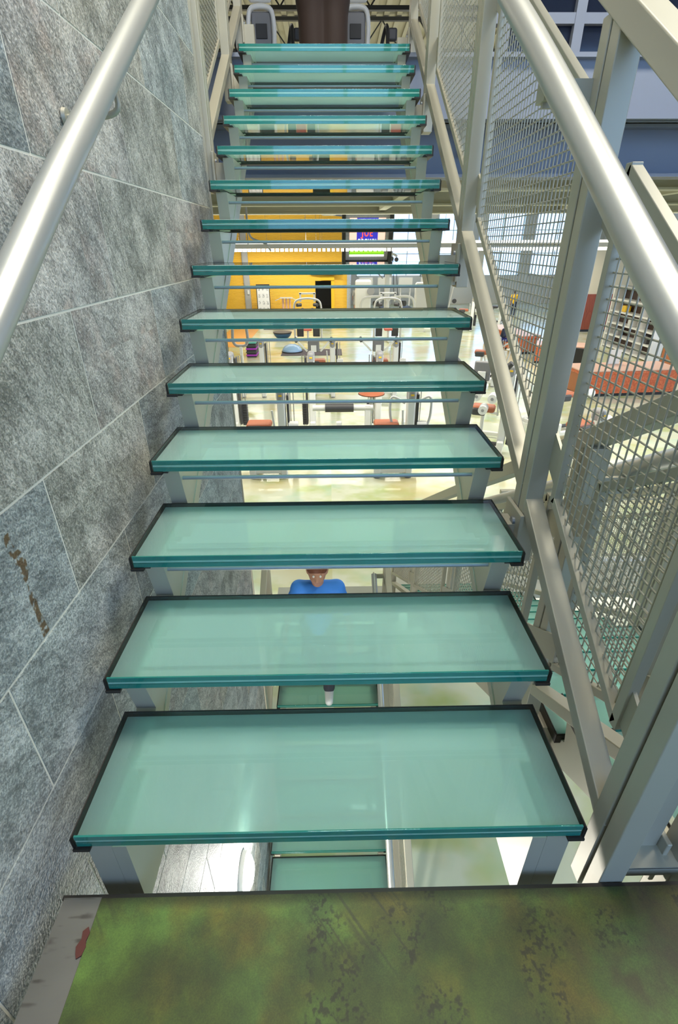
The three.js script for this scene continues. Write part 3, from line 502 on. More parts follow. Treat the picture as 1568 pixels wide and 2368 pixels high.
// ------------------------------------------------------------------ strength machines
function towerMachine(label, pos, turn, o = {}) {
  const t = thing('strength_machine', label, 'exercise machine', pos, turn), H = o.h ?? 2.1;
  for (const s of [-1, 1]) { const l = mesh('base_leg', bx(0.17, 0.5, 0.16, s * 0.4, 0.27, 0, 0.03), M.white, t); mesh('foot', rod([0, -0.27, 0], [0, -0.23, 0], 0.09, 0.08, 14), M.midgrey, l).position.set(s * 0.4, 0.27, 0); }
  mesh('cross_member', bx(0.9, 0.14, 0.12, 0, 0.2, 0, 0.03), M.white, t); if (!o.bare) mesh('rail', [bx(0.1, 0.12, 1.7, -0.3, 0.14, -0.85, 0.02), bx(0.1, 0.12, 1.7, 0.3, 0.14, -0.85, 0.02), bx(0.8, 0.12, 0.12, 0, 0.14, -1.7, 0.02)], M.offwhite, t);
  if (!o.bare) mesh('roller_bar', rod([-0.36, 0.42, -0.05], [0.36, 0.42, -0.05], 0.055), M.charcoal, t);
  const s = o.side ?? 1; mesh('tower', bx(0.2, H - 0.3, 0.3, s * 0.4, 0.3 + (H - 0.3) / 2, -0.25, 0.05), M.white, t); mesh('tower_cap', bx(0.22, 0.36, 0.34, s * 0.4, H - 0.12, -0.25, 0.1), M.grey, t); mesh('badge', bx(0.08, 0.04, 0.01, s * 0.4, H - 0.1, -0.075), M.yellowTrim, t);
  mesh('shroud', bx(0.05, H - 0.5, 0.26, s * 0.4 - 0.16 * (o.flip ?? -1), 0.4 + (H - 0.5) / 2, -0.27, 0.02), M.charcoal, t);
  const ws = part('weight_stack', t); for (let k = 0; k < 9; k++) mesh('weight_plate', bx(0.16, 0.07, 0.22, s * 0.64, 0.34 + k * 0.078, -0.5, 0.01), M.charcoal, ws);
  mesh('guide_rod', rod([s * 0.6, 0.25, -0.5], [s * 0.6, H - 0.1, -0.5], 0.014), M.chrome, t); mesh('guide_rod', rod([s * 0.68, 0.25, -0.5], [s * 0.68, H - 0.1, -0.5], 0.014), M.chrome, t);
  if (o.bare) return t;
  const st = part('seat', t); mesh('pad', bx(0.62, 0.16, 0.42, -s * 0.18, 1.32, -0.3, 0.07), o.pad ?? M.orange, st); mesh('pad_shell', bx(0.36, 0.2, 0.1, -s * 0.28, 1.27, -0.05, 0.05), M.charcoal, st); mesh('seat_post', rod([-s * 0.18, 0.2, -0.4], [-s * 0.18, 1.26, -0.32], 0.05), M.white, st);
  mesh('lever_arm', tube([[s * 0.2, 1.2, -0.3], [s * 0.05, 1.24, -0.2], [-s * 0.1, 1.3, -0.2]], 0.035, 16, 10), M.white, t);
  mesh('roller_drum', rod([s * 0.56, 1.3, -0.2], [s * 0.8, 1.3, -0.2], 0.13, 0.13, 18), M.white, t);
  mesh('lever', rod([s * 0.22, 1.2, -0.12], [s * 0.18, 1.75, -0.06], 0.025), M.offwhite, t);
  if (o.arms) for (const q of [-1, 1]) mesh('handle_hoop', tube([[s * 0.4 + q * 0.14, H - 0.35, -0.3], [s * 0.4 + q * 0.46, H - 0.2, -0.3], [s * 0.4 + q * 0.5, H - 0.6, -0.25], [s * 0.4 + q * 0.4, H - 1.0, -0.2]], 0.032, 24, 10), M.offwhite, t);
  if (o.rollers) for (const [x, y] of [[-0.35, 1.75], [0.05, 1.72], [-0.15, 1.4]]) { const r = mesh('foam_roller', rod([x, y, -0.05], [x, y, 0.25], 0.12, 0.12, 18), M.white, t); mesh('roller_hub', rod([x, y, 0.25], [x, y, 0.26], 0.04, 0.04, 10), M.grey, r); }
  if (o.screen) { mesh('back_cushion', bx(0.42, 0.5, 0.12, -s * 0.3, H - 0.1, 0.15, 0.05), M.midgrey, t); mesh('cushion_plate', bx(0.2, 0.24, 0.02, -s * 0.3, H - 0.22, 0.22, 0.01), M.white, t); for (const q of [-1, 1]) { mesh('grip_arm', rod([-s * 0.3 + q * 0.25, H - 0.35, 0], [-s * 0.3 + q * 0.62, H + 0.05, 0.1], 0.035), M.white, t); mesh('grip_ball', rod([-s * 0.3 + q * 0.6, H + 0.02, 0.1], [-s * 0.3 + q * 0.7, H + 0.14, 0.12], 0.08, 0.07, 12), M.charcoal, t); } }
  return t;
}
towerMachine('white leg machine with an orange pad, nearest left below the stairs', [-1.6, FLOOR, -11.0], 0, { h: 2.2 });
towerMachine('white leg machine with hoop handles, nearest right below the stairs', [1.57, FLOOR, -10.95], 0, { h: 2.2, arms: true });
towerMachine('white tower machine at the left edge behind the tiled wall', [-3.3, FLOOR, -13.9], 0, { h: 2.5, bare: true });
towerMachine('white tower machine left of the bench with the orange saddle', [-0.15, FLOOR, -13.9], 0, { bare: true, h: 2.5, side: -1, flip: 1 });
towerMachine('white tower machine left of the hoop handled one, a row behind', [1.85, FLOOR, -13.9], 0, { bare: true, h: 2.5, side: -1, flip: 1 });
towerMachine('white machine behind the yellow step stack, third row left', [-3.0, FLOOR, -18.6], 0, { h: 2.1, bare: true });
towerMachine('white machine with grey cushion below the dark exercise mat', [-0.3, FLOOR, -18.5], 0, { h: 2.1, screen: true });
towerMachine('white machine with grey cushion, third row right', [2.1, FLOOR, -18.5], 0, { h: 2.1, screen: true });
towerMachine('white machine with foam rollers just right of the treads', [4.25, FLOOR, -12.2], -0.4, { h: 2.5, rollers: true, screen: true });
towerMachine('grey capped machine behind the wide blue lit post', [7.2, FLOOR, -13.6], 0.3, { h: 2.4 });
towerMachine('white low machine seen through the near mesh by the lower railing', [6.5, FLOOR, -10.9], 0.5, { h: 1.6 });
towerMachine('white machine behind the sloping bar near the seated person', [6.4, FLOOR, -20.0], -0.3, { h: 1.9, arms: true });
towerMachine('far white machine left of the long stringer bar', [9.2, FLOOR, -34.6], -0.2, { h: 2.1 });
towerMachine('far white machine right of the long stringer bar', [11.6, FLOOR, -36.2], -0.5, { h: 2.1, pad: M.charcoal });
{ // saddle beside the second row
  const o = thing('padded_roller_bench', 'bench with a dark foam roller and an orange saddle', 'exercise machine', [0.45, FLOOR, -13.0]);
  mesh('foam_sleeve', rod([-0.6, 1.22, 0], [0.2, 1.22, 0], 0.12, 0.12, 18), M.charcoal, o); mesh('bar', rod([-0.95, 1.22, 0], [0.75, 1.22, 0], 0.085, 0.085, 14), M.offwhite, o); mesh('saddle', lathe([[0, 0.16], [0.14, 0.13], [0.36, 0.02], [0.38, -0.02], [0.1, -0.05], [0, -0.05]]).translate(0.72, 1.55, -0.3), M.orange, o); mesh('saddle_post', rod([0.72, 0, -0.3], [0.72, 1.52, -0.3], 0.05), M.chrome, o); mesh('upright', bx(0.16, 1.3, 0.14, 0.6, 0.65, 0, 0.02), M.white, o); mesh('foot_bar', bx(1.4, 0.1, 0.14, 0, 0.05, 0, 0.02), M.white, o);
}
function hoopMachine(label, pos, turn) {
  const t = thing('seated_machine', label, 'exercise machine', pos, turn);
  mesh('base', [bx(1.7, 0.08, 0.1, 0, 0.1, 0.1, 0.02), bx(0.12, 0.1, 1.0, 0, 0.1, 0.5, 0.02), bx(0.1, 0.08, 1.0, -0.78, 0.1, -0.35, 0.02), bx(0.1, 0.08, 1.0, 0.78, 0.1, -0.35, 0.02)], M.white, t);
  mesh('hoop_frame', tube([[-0.82, 0.05, 0], [-0.82, 1.9, -0.1], [-0.7, 2.25, -0.15], [-0.3, 2.38, -0.15], [0.3, 2.38, -0.15], [0.7, 2.25, -0.15], [0.82, 1.9, -0.1], [0.82, 0.05, 0]], 0.06, 60, 10), M.offwhite, t);
  for (const s of [-1, 1]) { mesh('weight_cover', bx(0.42, 1.5, 0.1, s * 0.5, 0.95, -0.2, 0.03), M.charcoal, t); mesh('foam_roller', rod([s * 0.4, 2.05, -0.1], [s * 0.62, 2.05, 0.1], 0.1, 0.1, 14), M.charcoal, t); mesh('pulley', rod([s * 0.3, 1.75, 0], [s * 0.3, 1.75, 0.08], 0.14, 0.14, 16), M.midgrey, t); mesh('base_foot', rod([s * 0.8, 0, 0.12], [s * 0.8, 0.07, 0.12], 0.1, 0.09, 12), M.black, t); }
  mesh('back_pad', bx(0.52, 0.72, 0.14, 0, 1.25, 0.2, 0.07), M.red, t); mesh('seat_pad', bx(0.5, 0.14, 0.48, 0, 0.72, 0.45, 0.06), M.red, t); mesh('seat_post', rod([0, 0.1, 0.5], [0, 0.7, 0.45], 0.06), M.offwhite, t); mesh('top_bar', bx(1.0, 0.1, 0.1, 0, 2.66, -0.3, 0.02), M.white, t); mesh('top_upright', [bx(0.1, 0.5, 0.1, -0.42, 2.45, -0.3), bx(0.1, 0.5, 0.1, 0.42, 2.45, -0.3)], M.white, t);
}
hoopMachine('machine with a salmon red seat between two dark weight covers, left', [-1.33, FLOOR, -31.4], 0); hoopMachine('machine with a salmon red seat between two dark weight covers, right', [3.55, FLOOR, -31.3], 0);
{ // far cable station
  const t = thing('cable_station', 'far white cable station with hoops and pulleys before the windows', 'exercise machine', [4.6, FLOOR, -40]);
  mesh('mast', bx(0.32, 3.9, 0.3, -0.25, 1.95, 0, 0.06), M.offwhite, t); mesh('mast_head', tube([[-0.3, 3.8, 0], [-0.25, 4.5, 0.1], [0.1, 4.6, 0.2], [0.4, 4.45, 0.2]], 0.08, 20, 10), M.offwhite, t); for (const [x, y] of [[0.0, 4.3], [0.35, 4.25], [-0.2, 3.7], [-1.6, 3.9]]) mesh('pulley', rod([x, y, 0.2], [x, y, 0.34], 0.15, 0.15, 14), M.charcoal, t);
  mesh('lever', rod([-1.6, 3.9, 0.2], [-0.6, 3.0, 0.2], 0.05), M.grey, t);
  for (const x of [-1.5, 0.5]) mesh('hoop_frame', tube([[x - 0.7, 0, 0.4], [x - 0.7, 1.3, 0.4], [x - 0.5, 1.65, 0.4], [x, 1.75, 0.4], [x + 0.9, 1.75, 0.4], [x + 1.2, 1.6, 0.4], [x + 1.35, 1.2, 0.4], [x + 1.35, 0, 0.4]], 0.09, 40, 10), M.offwhite, t);
  for (const x of [-1.2, 0.9]) mesh('foam_roller', rod([x, 1.3, 0.4], [x + 0.2, 1.3, 0.6], 0.2, 0.2, 12), M.charcoal, t);
  mesh('cable', [rod([0.3, 4.2, 0.3], [0.6, 1.6, 0.3], 0.025), rod([0.1, 4.2, 0.3], [0.3, 1.6, 0.3], 0.025)], M.charcoal, t);
  const p = thing('panel_machine', 'far machine with a wide rounded grey shroud panel', 'exercise machine', [7.45, FLOOR, -41.2]); mesh('shroud_panel', bx(1.55, 2.6, 0.4, 0, 1.35, 0, 0.25), M.offwhite, p); mesh('badge', bx(0.4, 0.14, 0.02, 0.35, 2.2, 0.205, 0.01), M.charcoal, p); mesh('base', bx(1.6, 0.1, 0.8, 0, 0.05, 0, 0.02), M.white, p);
  const q = thing('panel_machine', 'far machine with a grey shroud left of the cable station mast', 'exercise machine', [2.75, FLOOR, -43]); mesh('shroud_panel', bx(1.3, 2.7, 0.4, 0, 1.4, 0, 0.25), M.offwhite, q); mesh('weight_drum', rod([0.6, 1.9, 0.2], [0.6, 1.9, 0.4], 0.3, 0.3, 18), M.grey, q); mesh('base', bx(1.4, 0.1, 0.8, 0, 0.05, 0, 0.02), M.white, q);
  [[3.3, 'leftmost'], [5.0, 'second from left'], [6.9, 'third from left'], [8.9, 'rightmost']].forEach(([x, w]) => { const u = thing('treadmill', `far treadmill console facing the windows, ${w}`, 'treadmill', [x, FLOOR, -47.5]); mesh('deck', bx(0.9, 0.25, 2.0, 0, 0.14, 0.4, 0.05), M.charcoal, u); mesh('console', bx(1.3, 0.75, 0.2, 0, 2.25, -0.6, 0.1), M.white, u); for (const s of [-1, 1]) mesh('upright', rod([s * 0.4, 0.2, -0.5], [s * 0.45, 2.0, -0.6], 0.07), M.white, u); mesh('handlebar', tube([[-0.55, 1.9, -0.5], [-0.5, 1.85, 0], [0.5, 1.85, 0], [0.55, 1.9, -0.5]], 0.05, 20, 8), M.charcoal, u); });
  const f = thing('free_bench', 'far white frame bench right of the red seat machines', 'exercise machine', [6.9, FLOOR, -34.5]); mesh('frame', [bx(1.1, 0.1, 0.1, 0, 0.6, 0, 0.02), bx(1.1, 0.1, 0.1, 0, 0.25, 0.3, 0.02)], M.white, f); for (const s of [-1, 1]) mesh('leg', bx(0.12, 0.9, 0.12, s * 0.5, 0.45, 0.1, 0.02), M.offwhite, f); mesh('weight_disc', rod([0.5, 0.6, 0.2], [0.62, 0.6, 0.2], 0.24, 0.24, 18), M.charcoal, f);
  const w = thing('dumbbell_rack_machine', 'spindly white machine with black discs right of the grey shroud', 'exercise machine', [8.9, FLOOR, -39]); mesh('mast', [rod([-0.5, 0, 0], [0.1, 3.6, 0], 0.05), rod([-0.1, 0, 0], [0.4, 3.2, 0], 0.05)], M.offwhite, w); for (const [x, y] of [[0.2, 0.5], [0.5, 0.9], [-0.2, 0.3], [0.4, 1.5]]) mesh('disc', rod([x, y, 0.1], [x, y, 0.2], 0.16, 0.16, 14), M.charcoal, w); mesh('base', bx(1.4, 0.1, 0.7, 0, 0.05, 0, 0.02), M.white, w);
}

// ------------------------------------------------------------------ small equipment on the floor
tag(mesh('exercise_mat', bx(3.3, 0.02, 1.75, -1.0, FLOOR + 0.012, -27.55, 0.004), M.mat), 'dark purple grey exercise mat under the pale blue half ball', 'mat');
function halfBall(name, label, pos, flip) { const o = thing(name, label, 'balance ball', pos); const d = lathe([[0, 0.42], [0.2, 0.39], [0.4, 0.3], [0.52, 0.16], [0.56, 0.05], [0.5, 0.04], [0, 0.04]], 32); if (flip) { d.rotateX(Math.PI); d.translate(0, 0.44, 0); } mesh('dome', d, flip ? M.blue : M.paleBlue, o); mesh('base_disc', rod([0, flip ? 0.4 : 0, 0], [0, flip ? 0.47 : 0.06, 0], 0.58, 0.58, 32), M.charcoal, o); }
halfBall('balance_ball', 'pale blue half ball lying dome up on the dark mat', [-2.1, FLOOR + 0.022, -27.7], false);
halfBall('balance_ball', 'dark blue half ball turned upside down on the floor', [-2.96, FLOOR, -31.8], true);
[[M.purple, 0], [M.charcoal, 1], [M.purple, 2], [M.charcoal, 3], [M.teal, 4]].forEach(([m, k]) => { const o = thing('step_platform', ['bottom purple rimmed step platform of the stack', 'black step platform above the bottom one', 'purple rimmed step platform in the middle of the stack', 'black step platform under the teal one', 'teal step platform on top of the stack'][k], 'step platform', [-4.15, FLOOR + k * 0.16, -26.9], 0, 'stack of step platforms'); mesh('deck', bx(0.56, 0.09, 1.3, 0, 0.112, 0, 0.03), m, o); mesh('underside', bx(0.5, 0.065, 1.2, 0, 0.034, 0, 0.02), M.charcoal, o); });
{ const o = thing('ball_rack', 'black upright rack of exercise balls at the edge of the tiled wall', 'rack', [-5.35, FLOOR, -24.3]); mesh('upright', bx(0.07, 2.7, 0.1, -0.2, 1.35, 0), M.black, o); mesh('upright', bx(0.07, 2.7, 0.1, 0.3, 1.35, -0.3), M.black, o); for (let k = 0; k < 5; k++) mesh('shelf_ring', bx(0.6, 0.03, 0.4, 0.05, 0.26 + k * 0.5, -0.1), M.black, o);
  [[M.blue, 'dark blue ball in the bottom row of the ball rack'], [std(0.05, 0.25, 0.35, 0.4), 'teal blue ball in the second row of the ball rack'], [M.salmon, 'pink ball in the third row of the ball rack'], [std(0.4, 0.55, 0.65, 0.4), 'pale blue ball in the fourth row of the ball rack'], [std(0.15, 0.04, 0.06, 0.4), 'dark maroon ball in the top row of the ball rack']].forEach(([m, l], k) => { const g = new THREE.SphereGeometry(0.19, 20, 14); const b = mesh('exercise_ball', g, m); b.position.set(-5.22, FLOOR + 0.47 + k * 0.5, -24.3); tag(b, l, 'ball', 'balls on the rack'); }); }
{ const o = thing('parallel_handles', 'grey U shaped handle bars left of the step stack', 'exercise machine', [-3.75, FLOOR, -21.0]); mesh('handle', tube([[-0.28, 2.25, 0], [-0.3, 1.7, 0], [-0.2, 1.55, 0], [0, 1.52, 0], [0.2, 1.55, 0], [0.3, 1.7, 0], [0.3, 2.25, 0]], 0.06, 40, 10), M.grey, o); mesh('stand', [bx(0.12, 1.5, 0.12, 0, 0.76, 0, 0.02), bx(1.2, 0.1, 0.5, 0, 0.05, 0, 0.02)], M.white, o); }
{ const o = thing('step_box', 'black box in a white frame before the yellow wall', 'box', [-3.6, FLOOR + 0.016, -36.6]); mesh('box', bx(0.8, 0.5, 0.5, 0, 0.35, 0, 0.02), M.black, o); mesh('frame', [bx(0.1, 0.7, 0.55, -0.5, 0.35, 0), bx(0.1, 0.7, 0.55, 0.5, 0.35, 0), bx(1.1, 0.08, 0.55, 0, 0.64, 0)], M.white, o); tag(mesh('door_mat', bx(2.1, 0.015, 1.0, -3.6, FLOOR + 0.008, -36.4), M.mat), 'small dark mat under the white framed black box', 'mat'); }
{ const o = thing('notice_board', 'white exercise poster board standing at the yellow wall', 'board', [-5.45, FLOOR + 0.05, -43.6]);
  const t = tex(128, 192, (u, v) => { const a = (u * 3) % 1, b = (v * 4) % 1; return a > 0.25 && a < 0.75 && b > 0.3 && b < 0.85 && hash(Math.floor(u * 40), Math.floor(v * 60), 3) > 0.55 ? [150, 152, 160] : [236, 236, 240]; });
  mesh('board', bx(1.1, 2.3, 0.05, 0, 1.2, 0), M.charcoal, o); const p = new THREE.PlaneGeometry(0.98, 2.1); p.translate(0, 1.18, 0.028); mesh('poster', p, new THREE.MeshStandardMaterial({ map: t, roughness: 0.6 }), o);
  const s = thing('bottle_stand', 'small pink and white stand right of the poster board', 'stand', [-3.55, FLOOR, -43.3]); for (let k = 0; k < 3; k++) mesh('tube', rod([-0.28 + k * 0.28, 0.0, 0], [-0.28 + k * 0.28, 1.35, 0], 0.09, 0.09, 10), M.salmon, s); mesh('tray', bx(1.0, 0.08, 0.4, 0, 1.4, 0), M.offwhite, s); mesh('wing', [bar([0.4, 1.4, 0], [0.9, 1.2, 0], 0.1, 0.05), bar([-0.4, 1.4, 0], [-0.9, 1.2, 0], 0.1, 0.05)], M.offwhite, s); }
tag(mesh('floor_strip', bx(2.0, 0.012, 8.5, -6.0, FLOOR + 0.007, -33.5), std(0.75, 0.34, 0.08, 0.35)), 'orange floor strip before the yellow wall at the left', 'floor strip');

// ------------------------------------------------------------------ elliptical trainers on the upper floor
[[-0.62, 'left'], [0.3, 'right']].forEach(([x, w]) => {
  const o = thing('elliptical_trainer', `white elliptical trainer at the ${w} of the stair head on the upper floor`, 'exercise machine', [x, TOP, -6.0]);
  const c = part('console', o); mesh('console_shell', tube([[-0.11, 0.62, 0.05], [-0.12, 0.85, 0.05], [-0.09, 0.92, 0.05], [0.09, 0.92, 0.05], [0.12, 0.85, 0.05], [0.11, 0.62, 0.05], [0.07, 0.56, 0.05], [-0.07, 0.56, 0.05]], 0.022, 60, 10, true), M.white, c); mesh('console_back', bx(0.2, 0.34, 0.04, 0, 0.74, 0.02, 0.02), M.midgrey, c); mesh('console_panel', bx(0.11, 0.11, 0.012, 0, 0.76, 0.045, 0.004), M.black, c); mesh('console_lip', bx(0.2, 0.1, 0.05, 0, 0.6, 0.05, 0.02), M.white, c); mesh('top_shell', bx(0.22, 0.16, 0.06, 0, 1.04, 0.05, 0.03), M.white, c); mesh('console_neck', bx(0.06, 0.14, 0.05, 0, 0.5, 0.04, 0.015), M.white, c);
  mesh('column', bx(0.09, 0.6, 0.09, 0, 0.28, 0, 0.02), M.white, o); mesh('base', bx(0.5, 0.1, 1.2, 0, 0.05, -0.3, 0.03), M.charcoal, o);
  for (const s of [-1, 1]) { mesh('arm', tube([[s * 0.2, 0.3, 0], [s * 0.27, 0.7, 0.05], [s * 0.3, 0.78, 0.12], [s * 0.31, 0.62, 0.18]], 0.018, 24, 8), M.black, o); mesh('grip', bx(0.09, 0.1, 0.05, s * 0.36, 0.72, 0.1, 0.02), M.charcoal, o); }
});

// ------------------------------------------------------------------ people
function sdfGeo(bones, cell, infl = 0) {                        // bones: [ax, ay, az, ra, bx, by, bz, rb]
  const lo = [1e9, 1e9, 1e9], hi = [-1e9, -1e9, -1e9];
  for (const b of bones) for (const [i, r] of [[0, 3], [4, 7]]) for (let k = 0; k < 3; k++) { lo[k] = Math.min(lo[k], b[i + k] - b[r] - infl); hi[k] = Math.max(hi[k], b[i + k] + b[r] + infl); }
  const c = lo.map((v, k) => (v + hi[k]) / 2), ext = Math.max(hi[0] - lo[0], hi[1] - lo[1], hi[2] - lo[2]) + 6 * cell, n = Math.min(190, Math.ceil(ext / cell)), half = n / 2, sc = ext / 2, kk = 0.03;
  const mc = new MarchingCubes(n, M.white, false, false, 120000); mc.isolation = 0; mc.field.fill(-1);
  const at = (i, k) => c[k] + (i - half) / half * sc;
  const rng = [0, 1, 2].map((k) => [Math.max(1, Math.floor((lo[k] - 3 * cell - c[k]) / sc * half + half)), Math.min(n - 2, Math.ceil((hi[k] + 3 * cell - c[k]) / sc * half + half))]);
  for (let z = rng[2][0]; z <= rng[2][1]; z++) for (let y = rng[1][0]; y <= rng[1][1]; y++) for (let x = rng[0][0]; x <= rng[0][1]; x++) {
    const px = at(x, 0), py = at(y, 1), pz = at(z, 2); let d = 1;
    for (const b of bones) {
      const vx = b[4] - b[0], vy = b[5] - b[1], vz = b[6] - b[2], wx = px - b[0], wy = py - b[1], wz = pz - b[2], L = vx * vx + vy * vy + vz * vz, t = L ? cl((wx * vx + wy * vy + wz * vz) / L) : 0;
      const e = Math.hypot(wx - t * vx, wy - t * vy, wz - t * vz) - (b[3] + (b[7] - b[3]) * t) - infl, h = cl(0.5 + 0.5 * (d - e) / kk); d = d * (1 - h) + e * h - kk * h * (1 - h);
    }
    mc.field[x + y * n + z * n * n] = -d;
  }
  mc.update(); const m = mc.count, g = new THREE.BufferGeometry();
  const p = new Float32Array(mc.positionArray.slice(0, m * 3)); for (let i = 0; i < m; i++) for (let k = 0; k < 3; k++) p[3 * i + k] = c[k] + p[3 * i + k] * sc;
  g.setAttribute('position', new THREE.BufferAttribute(p, 3)); g.setAttribute('normal', new THREE.BufferAttribute(new Float32Array(mc.normalArray.slice(0, m * 3)), 3)); g.setAttribute('uv', new THREE.BufferAttribute(new Float32Array(m * 2), 2));
  return g;
}
const SKIN = std(0.5, 0.26, 0.17, 0.55);
function handBones(w, dir, side) {                              // five fingers from a wrist; dir = way the hand points
  const d = new THREE.Vector3(...dir).normalize(), a = new THREE.Vector3(0, 0, 1); if (Math.abs(d.z) > 0.9) a.set(0, 1, 0); const u = new THREE.Vector3().crossVectors(d, a).normalize(), v = new THREE.Vector3().crossVectors(u, d), o = new THREE.Vector3(...w), q = [];
  const at = (l, s, b = 0) => o.clone().addScaledVector(d, l).addScaledVector(v, s).addScaledVector(u, b * side).toArray();
  q.push([...at(0, 0), 0.026, ...at(0.075, 0), 0.03]);
  [[-0.03, 0.075], [-0.01, 0.09], [0.01, 0.085], [0.03, 0.065]].forEach(([s, l]) => { q.push([...at(0.08, s), 0.0105, ...at(0.08 + l * 0.55, s * 1.05), 0.0095], [...at(0.08 + l * 0.55, s * 1.05), 0.0095, ...at(0.08 + l * 0.92, s * 1.05, 0.02), 0.0082]); });
  q.push([...at(0.025, 0.03), 0.013, ...at(0.07, 0.055, 0.012), 0.0105], [...at(0.07, 0.055, 0.012), 0.0105, ...at(0.1, 0.058, 0.022), 0.009]); return q;
}
function person(label, pos, turn, o) {
  const p = thing('person', label, 'person', pos, turn), S = (o.h ?? 1.75) / 1.75, cell = o.cell ?? 0.03;
  const J = { hipL: [0.09, 0.93, 0], hipR: [-0.09, 0.93, 0], kneeL: [0.1, 0.5, 0.02], kneeR: [-0.1, 0.5, 0.02], ankL: [0.1, 0.085, -0.02], ankR: [-0.1, 0.085, -0.02], pel: [0, 0.96, 0], waist: [0, 1.1, 0.01], chest: [0, 1.3, 0], neck: [0, 1.46, -0.01], head: [0, 1.62, 0.02], shL: [0.18, 1.41, -0.01], shR: [-0.18, 1.41, -0.01], elL: [0.24, 1.13, -0.02], elR: [-0.24, 1.13, -0.02], wrL: [0.25, 0.88, 0.06], wrR: [-0.25, 0.88, 0.06], ...(o.j ?? {}) };
  const b = (a, ra, c, rb) => [...J[a], ra, ...J[c], rb];
  const legs = [b('hipL', 0.085, 'kneeL', 0.058), b('kneeL', 0.058, 'ankL', 0.04), b('hipR', 0.085, 'kneeR', 0.058), b('kneeR', 0.058, 'ankR', 0.04)], hips = [b('hipL', 0.09, 'hipR', 0.09), b('pel', 0.11, 'waist', 0.11)], torso = [b('waist', 0.115, 'chest', 0.13), b('shL', 0.06, 'shR', 0.06), [J.chest[0] + 0.06, J.chest[1], J.chest[2], 0.11, J.chest[0] - 0.06, J.chest[1], J.chest[2], 0.11]], upper = [b('shL', 0.055, 'elL', 0.042), b('shR', 0.055, 'elR', 0.042)], fore = [b('elL', 0.042, 'wrL', 0.028), b('elR', 0.042, 'wrR', 0.028)];
  const hd = J.head, head = [b('neck', 0.055, 'head', 0.06), [hd[0], hd[1] + 0.03, hd[2] - 0.01, 0.092, hd[0], hd[1] - 0.02, hd[2] + 0.02, 0.078], [hd[0], hd[1] - 0.07, hd[2] + 0.035, 0.045, hd[0], hd[1] - 0.05, hd[2] + 0.04, 0.05], [hd[0], hd[1] - 0.005, hd[2] + 0.1, 0.012, hd[0], hd[1] - 0.03, hd[2] + 0.115, 0.014], [hd[0] + 0.085, hd[1] - 0.01, hd[2] - 0.01, 0.016, hd[0] + 0.088, hd[1] + 0.02, hd[2] - 0.015, 0.018], [hd[0] - 0.085, hd[1] - 0.01, hd[2] - 0.01, 0.016, hd[0] - 0.088, hd[1] + 0.02, hd[2] - 0.015, 0.018]];
  const foot = (a) => [[J[a][0], J[a][1] - 0.035, J[a][2] - 0.03, 0.045, J[a][0], J[a][1] - 0.05, J[a][2] + 0.15, 0.034]], feet = [...foot('ankL'), ...foot('ankR')], dir = (a, c) => [J[c][0] - J[a][0], J[c][1] - J[a][1], J[c][2] - J[a][2]];
  const hands = [...handBones(J.wrL, dir('elL', 'wrL'), 1), ...handBones(J.wrR, dir('elR', 'wrR'), -1)];
  const g = [sdfGeo([...legs, ...hips, ...torso, ...upper, ...fore, ...head, ...feet], cell)]; if (o.fine) { g.push(sdfGeo(hands.slice(0, hands.length / 2), 0.004), sdfGeo(hands.slice(hands.length / 2), 0.004)); } else g.push(sdfGeo(hands, 0.02));
  const body = mesh('body', g, SKIN, p); body.scale.setScalar(S); const c2 = Math.min(cell, 0.022);
  const wear = (n, bs, m, f = 0.014) => { const w = mesh(n, sdfGeo(bs, c2, f), m, p); w.scale.setScalar(S); return w; };
  wear('shirt', [...torso, b('waist', 0.115, 'pel', 0.115), ...upper, ...(o.longSleeve ? fore.map((f) => [...f.slice(0, 4), f[0] + (f[4] - f[0]) * 0.9, f[1] + (f[5] - f[1]) * 0.9, f[2] + (f[6] - f[2]) * 0.9, f[7]]) : []), ...(o.coat ? [b('pel', 0.13, 'kneeL', 0.12), b('pel', 0.13, 'kneeR', 0.12)] : [])], o.shirt, 0.018);
  wear('trousers', [...hips, ...(o.shorts ? legs.filter((_, i) => i % 2 === 0) : legs.map((l) => [...l.slice(0, 3), l[3] + (o.flare ?? 0), ...l.slice(4, 7), l[7] + 0.01 + (o.flare ?? 0)]))], o.trousers, 0.012);
  wear('shoes', feet, o.shoes ?? M.white, 0.008);
  wear('hair', [[hd[0], hd[1] + 0.045, hd[2] - 0.02, 0.09, hd[0], hd[1] + 0.0, hd[2] - 0.045, 0.075]], o.hair ?? std(0.02, 0.014, 0.01, 0.6), 0.012);
  const eye = new THREE.SphereGeometry(0.011, 10, 8); for (const s of [-1, 1]) { const e = mesh('eye', eye, M.white, p); e.position.set((hd[0] + s * 0.032) * S, (hd[1] + 0.008) * S, (hd[2] + 0.088) * S); }
  const mo = mesh('mouth', bx(0.045, 0.01, 0.008, hd[0], hd[1] - 0.062, hd[2] + 0.088, 0.003), std(0.35, 0.09, 0.08, 0.5), p); mo.scale.setScalar(S);
  return p;
}
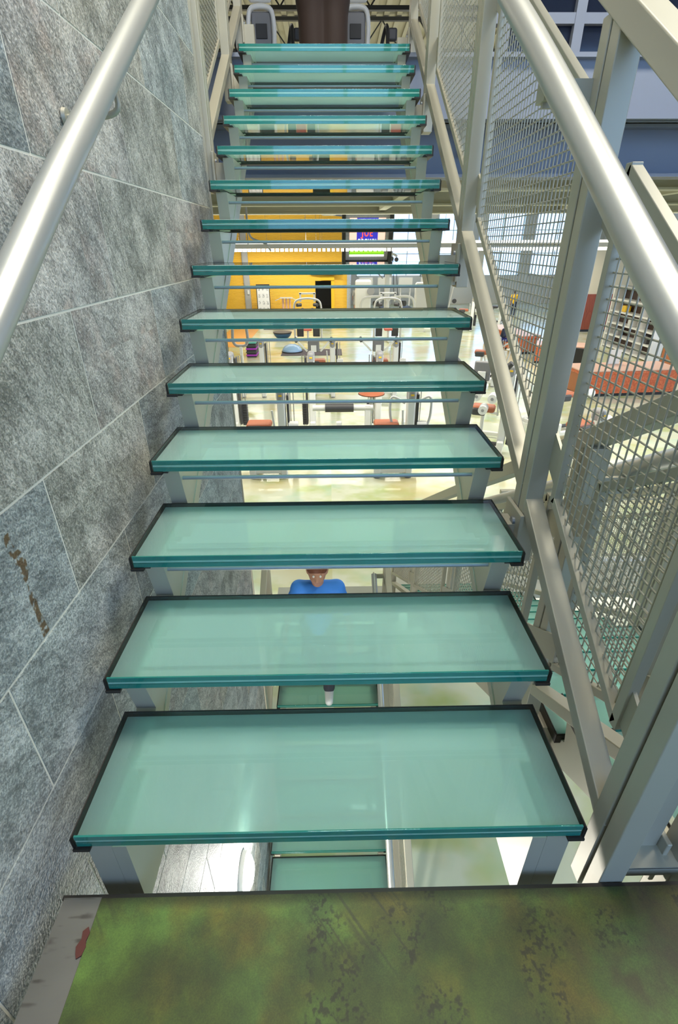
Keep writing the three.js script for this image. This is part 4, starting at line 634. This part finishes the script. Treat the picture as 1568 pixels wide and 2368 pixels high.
// person coming down the lowest flight: left foot on tread 12, right foot one tread above
person('person in a bright blue shirt coming down the lowest glass flight', [-0.13, -4.883 + 12 * RISE, -3.10], 0, { h: 1.68, cell: 0.014, fine: true, shirt: std(0.05, 0.26, 0.85, 0.7), trousers: std(0.045, 0.05, 0.07, 0.8), hair: std(0.16, 0.05, 0.025, 0.6), j: { kneeL: [0.09, 0.53, 0.13], ankL: [0.09, 0.085, 0.02], kneeR: [-0.1, 0.66, 0.05], ankR: [-0.1, 0.26, -0.19], pel: [0, 0.99, 0], hipL: [0.09, 0.96, 0], hipR: [-0.09, 0.98, 0], elL: [0.29, 1.15, 0.02], elR: [-0.29, 1.15, -0.06], wrL: [0.31, 0.95, 0.18], wrR: [-0.33, 0.93, 0.02] } });
person('person in dark brown trousers standing at the head of the stairs', [-0.01, TOP, -4.42], Math.PI, { h: 1.78, cell: 0.024, shirt: std(0.03, 0.03, 0.035, 0.8), trousers: std(0.035, 0.018, 0.012, 0.75), shoes: M.black, j: { kneeL: [0.08, 0.5, 0.02], kneeR: [-0.08, 0.5, 0.02], ankL: [0.078, 0.085, -0.02], ankR: [-0.078, 0.085, -0.02] }, flare: 0.035 });
person('distant person in a long pale top before the far windows', [2.35, FLOOR, -47.0], Math.PI, { h: 1.95, shirt: std(0.42, 0.4, 0.36, 0.8), trousers: std(0.42, 0.4, 0.36, 0.8), shorts: true, coat: true });
person('distant person in a yellow shirt behind the middle mesh panel', [14.9, FLOOR, -42], 2.6, { h: 1.95, shirt: std(0.85, 0.5, 0.01, 0.8), trousers: std(0.03, 0.04, 0.09, 0.8) });
{ const s = thing('stool', 'tall stool under the dark clothed person at the salmon desk', 'stool', [9.05, FLOOR, -26.2]); mesh('stool_seat', rod([0, 0.7, 0], [0, 0.78, 0], 0.24, 0.26, 24), M.wood, s); for (let k = 0; k < 4; k++) { const a = k * 1.5708 + 0.78; mesh('leg', rod([0.12 * Math.cos(a), 0.7, 0.12 * Math.sin(a)], [0.24 * Math.cos(a), 0, 0.24 * Math.sin(a)], 0.022), M.wood, s); } }
person('person in a dark navy top sitting at the salmon topped desk', [9.05, FLOOR - 0.07, -26.2], 1.0, { h: 1.75, longSleeve: true, shirt: std(0.012, 0.018, 0.05, 0.8), trousers: std(0.01, 0.015, 0.12, 0.8), shorts: true, j: { kneeL: [0.14, 0.9, 0.45], kneeR: [-0.14, 0.9, 0.45], ankL: [0.14, 0.5, 0.4], ankR: [-0.14, 0.5, 0.4], elL: [0.26, 1.15, 0.14], elR: [-0.26, 1.15, 0.14], wrL: [0.14, 1.1, 0.36], wrR: [-0.14, 1.1, 0.36], chest: [0, 1.3, 0.06], neck: [0, 1.46, 0.09], head: [0, 1.61, 0.14], shL: [0.18, 1.4, 0.05], shR: [-0.18, 1.4, 0.05] } });

renderer.render(scene, camera);
